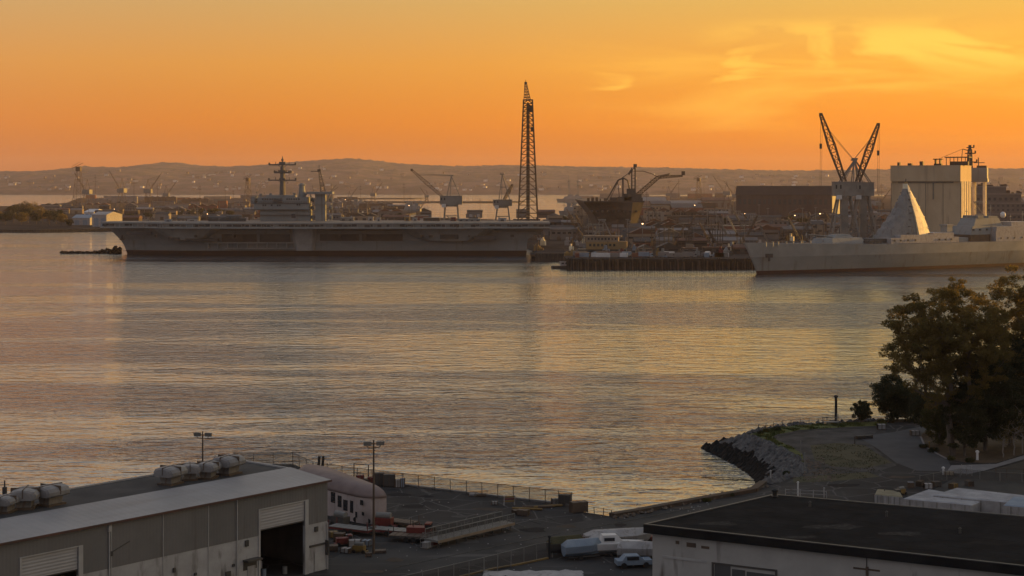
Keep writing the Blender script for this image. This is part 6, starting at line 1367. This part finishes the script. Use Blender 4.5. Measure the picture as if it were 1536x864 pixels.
# rubble and weeds along the quay beam, tufts on the point
a = MB()
for k in range(260):
    f = g.random(); q_ = Vector(P(918+f*225, 776-f*48, G)); a.rock((q_.x+g.uniform(-.4, 1.2), q_.y-g.uniform(0, 1.6), G+g.uniform(.0, .2)), g.uniform(.12, .38), k)
for k in range(140): f = g.random(); q_ = Vector(P(1205+f*12, 690+f*30, G)); a.rock((q_.x+g.uniform(-1, 4), q_.y+g.uniform(-3, 3), G), g.uniform(.15, .4), k+900)
o = a.build('rubble', steelbr and mat('brown_rubble', (.07, .05, .035), (.14, .11, .085), 1, .9)); o['kind'] = 'stuff'; o['label'] = 'brown rubble along the quay edge'
def tufts(label, area, n, hh, seed, m_):
    g_ = np.random.RandomState(seed); P_ = [P(*p_, G)[:2] for p_ in area]; a_ = MB(); xs = [p_[0] for p_ in P_]; ys = [p_[1] for p_ in P_]
    def inside(x, y):
        c = False
        for i in range(len(P_)):
            x1, y1 = P_[i]; x2, y2 = P_[i-1]
            if (y1 > y) != (y2 > y) and x < (x2-x1)*(y-y1)/(y2-y1)+x1: c = not c
        return c
    k = 0
    while k < n:
        x = g_.uniform(min(xs), max(xs)); y = g_.uniform(min(ys), max(ys))
        if not inside(x, y) or (noise.noise(Vector((x*.35, y*.35, 0))) < -.05): k += .2; continue
        k += 1
        for j in range(4): an = g_.uniform(0, 6.28); w_ = .05; l_ = hh*g_.uniform(.5, 1.2); dx, dy = math.cos(an), math.sin(an); a_.add([(x-dy*w_, y+dx*w_, G), (x+dy*w_, y-dx*w_, G), (x+dx*l_*.5, y+dy*l_*.5, G+l_)], [(0, 1, 2)])
    o_ = a_.build('grass', m_); o_['kind'] = 'stuff'; o_['label'] = label
tufts('short green grass on the seaward edge of the point', ((1124, 651.5), (1160, 642.5), (1200, 637.5), (1260, 634.5), (1330, 632), (1330, 638), (1262, 641), (1200, 645), (1165, 652), (1158, 656), (1180, 667), (1203, 680), (1207, 697), (1196, 688), (1161, 668)), 7000, .30, 5, grass_m)
tufts('dry grass tufts on the open ground of the point', ((1215, 668), (1260, 664), (1296, 668), (1338, 694), (1300, 718), (1190, 722), (1230, 700)), 1500, .16, 6, grassdry)

# ============================================================ near trees
def big_tree(label, loc_, env, n_att, leaves, lsize, lm, seed, trunk_h, r0, group='trees on the right shore', cat='tree', clump=1.5, name='tree', lean=(0, 0), thin=0.5, brk=None):
    """env: centre z, radius x, radius z"""
    g = random.Random(seed); t = thing(name, label, cat, loc_, 0, group); cz, rx, rz_ = env
    nodes = [Vector((0, 0, 0))]; par = [-1]
    for k in range(1, 5): nodes.append(Vector((lean[0]*k/4+g.uniform(-.15, .15), lean[1]*k/4, trunk_h*k/4))); par.append(k-1)
    att = []
    while len(att) < n_att:
        u_ = Vector((g.gauss(0, 1), g.gauss(0, 1), g.gauss(0, 1))).normalized()*(g.random()**.42); p_ = Vector((lean[0]+u_.x*rx, lean[1]+u_.y*rx, cz+u_.z*rz_))
        bump_ = 1+.16*noise.noise(u_*2.2+Vector((seed, 0, 0)))
        p_ = Vector((lean[0], lean[1], cz))+(p_-Vector((lean[0], lean[1], cz)))*bump_
        if p_.z < trunk_h*.35: continue
        att.append(p_)
    att.sort(key=lambda p_: (p_-nodes[4]).length); tips = []
    for p_ in att:
        best = min(range(2 if n_att > 20 else 0, len(nodes)), key=lambda i: (nodes[i]-p_).length+.35*max(0, nodes[i].z-p_.z)*2+(0 if i > 4 else -.5)); q_ = nodes[best]; d_ = (p_-q_); n_ = 3 if d_.length > 1.5 else 1; last = best
        for j in range(1, n_+1):
            f = j/n_; w_ = q_+d_*f+Vector((g.uniform(-1, 1), g.uniform(-1, 1), g.uniform(-.2, 1)))*d_.length*.07*(1 if j < n_ else 0); nodes.append(w_); par.append(last); last = len(nodes)-1
        tips.append(last)
    cnt = [0]*len(nodes)
    for tp in tips:
        k = tp
        while k >= 0: cnt[k] += 1; k = par[k]
    tot = cnt[0]; b = MB(); bt_ = MB()
    for k in range(1, len(nodes)):
        if cnt[k] == 0 and k > 4: continue
        ra = r0*(max(1, cnt[par[k]])/tot)**.5; rb_ = r0*(max(1, cnt[k])/tot)**.5; (bt_ if k <= 4 else b).tube(nodes[par[k]], nodes[k], max(.035, min(ra, rb_*1.3)), max(.03, rb_), 7 if rb_ > .15 else 4)
    tr_ = bt_.build('trunk', brk or bark, t); b.build('branches', brk or bark, tr_).name = 'branch'
    if leaves:
        cl = [(tuple(nodes[k]), (clump*g.uniform(.6, 1.25), clump*g.uniform(.6, 1.25), clump*g.uniform(.4, .8))) for k in tips if g.random() > .06]
        leafcloud('crown', t, lm, cl, leaves, lsize, seed)
    return t
def tl(px, py): return P(px, py, G)
p = tl(1430, 683); big_tree('large spreading brown leaved tree with open domed crown over the point road', p, (19.6, 10.9, 11.0), 620, 105000, .17, leafbrown, 3, 9, .6, clump=1.05, lean=(-1.2, 0))
p = (P(1530, 660, G)[0], 300, G); big_tree('tall brown leaved tree cut by the picture edge', (PX(1548, 296), 296, G), (19, 9.5, 14.5), 520, 80000, .17, leafbrown, 9, 9, .5, clump=1.05)
p = tl(1478, 676); big_tree('dense dark tree filling the gap between the two brown trees', p, (9.5, 7.2, 8.5), 190, 42000, .22, leafdark, 12, 3, .4, clump=1.4)
p = tl(1515, 668); big_tree('dense dark tree behind the bare pale saplings', p, (10.5, 7.5, 9.5), 190, 40000, .22, leafdark, 15, 3, .4, clump=1.4)
p = tl(1447, 684); big_tree('dark weeping tree in front of the large brown tree trunk', p, (6.2, 3.6, 5.8), 90, 16000, .18, leafdark, 18, 1.5, .25, clump=1.0)
p = tl(1410, 668); big_tree('olive green weeping bush tree beside the road', p, (4.6, 3.4, 4.6), 80, 13000, .17, leafolive, 21, 1.2, .2, clump=.95)
p = tl(1392, 650); big_tree('round dark green tree half behind the olive one', p, (4.2, 3.6, 4.2), 70, 11000, .17, leafdark, 24, 1.2, .2, clump=1.0)
p = tl(1346, 629); big_tree('compact dark green tree left of the large trees', p, (4.6, 4.8, 4.2), 150, 30000, .18, leafdark, 27, 1.0, .22, clump=1.15)
p = tl(1293, 633); big_tree('small round dark tree at the water edge', p, (2.4, 2.5, 1.7), 70, 10000, .14, leafdark, 30, .8, .13, clump=.6)
p = tl(1370, 632); big_tree('low dark shrub between the compact tree and the large ones', p, (2, 2.6, 2.2), 40, 6500, .15, leafdark, 33, .6, .1, clump=.8, name='shrub', cat='shrub')
for i, (px, py, hh) in enumerate(((1521, 683, 8.5), (1534, 680, 8), (1505, 686, 5.5))): p = tl(px, py); big_tree(['bare pale branched sapling in front of the dark trees', 'bare pale sapling at the picture edge', 'shorter bare sapling left of the pale ones'][i], p, (hh*.66, hh*.28, hh*.36), 70, 900, .10, leafbrown, 40+i, hh*.35, .13, clump=.5, brk=paleb)
for i, (px, py, s_) in enumerate(((1150, 648, .9), (1165, 646, 1.0), (1140, 651, .7), (1320, 634, 1.0), (1336, 634, 1.1), (1182, 712, .8), (1060, 752, .6), (1096, 744, .6), (1400, 678, 1.0), (1425, 690, .9), (1386, 672, .9), (1455, 693, 1.0))): 
    p = tl(px, py); t = thing('shrub', ['low weed bush on the tip of the point', 'dark weed bush by the thin railing', 'tiny weed bush nearest the rock tip', 'low bush under the compact tree', 'second low bush under the compact tree', 'weed bush at the end of the rocks', 'weed clump on the quay beam', 'second weed clump on the quay beam', 'low bush at the road kerb', 'low bush at the footpath corner', 'small bush at the kerb bend', 'bush by the white bollard'][i], 'shrub', p, 0, 'low bushes on the near shore')
    leafcloud('foliage', t, leafdark if i % 3 else leafolive, [((random.uniform(-.6, .6)*s_, random.uniform(-.4, .4)*s_, .35*s_), (.6*s_, .5*s_, .45*s_)) for _ in range(5)], 900, .11, 60+i); b = MB(); [b.tube((0, 0, 0), (random.uniform(-.5, .5)*s_, random.uniform(-.3, .3)*s_, .7*s_), .03, n=4) for _ in range(4)]; b.build('stem', bark, t)

# patched paving and painted lines in the near yards
g = random.Random(404); pm_ = [mat('patch_dark', (.013, .013, .014), (.022, .021, .021), .6, .95, spec=.1), mat('patch_pale', (.06, .057, .054), (.085, .08, .075), .5, .95, spec=.1), mat('patch_brown', (.055, .043, .034), (.08, .064, .05), .5, .95, spec=.1)]
for k, (px, py, w_, h_) in enumerate(((620, 760, 46, 7), (690, 775, 30, 5), (735, 764, 60, 6), (800, 795, 46, 8), (700, 812, 50, 8), (850, 790, 40, 6), (600, 742, 40, 5), (760, 828, 44, 7), (1020, 762, 40, 5), (1270, 728, 60, 6), (1200, 733, 30, 4), (590, 840, 30, 8), (930, 788, 26, 5), (660, 792, 30, 4), (1350, 716, 50, 5), (640, 745, 24, 4), (880, 860, 30, 5), (560, 858, 40, 6))):
    pts = []
    for j in range(9): an = j*2*math.pi/9; q_ = .6+.5*g.random(); pts.append((px+math.cos(an)*w_/2*q_, py+math.sin(an)*h_/2*q_))
    sheet('ground_patch', S(*pts), G+.022+k*.0012, pm_[k % 3])
def painted(a_, b_, wd=.14): strip('painted_line', [P(*a_, G)[:2], P(*b_, G)[:2]], wd, .004, mat('worn_line', (.11, .105, .09), (.05, .048, .045), 1.2, .9, spec=.1), z=G+.05)
for k in range(6): painted((705+k*22, 800-k*5), (722+k*22, 806-k*5))
painted((590, 852), (840, 800)); painted((860, 797), (1040, 762))
g = random.Random(8); a = MB()
for k in range(160):
    px = g.uniform(560, 1130); py = g.uniform(735, 860) if px < 950 else g.uniform(752, 770)
    q_ = P(px, py, G)
    a.rock((q_[0], q_[1], G), g.uniform(.05, .16), k)
o = a.build('litter', conc); o['kind'] = 'stuff'; o['label'] = 'scattered stones and litter on the paving'
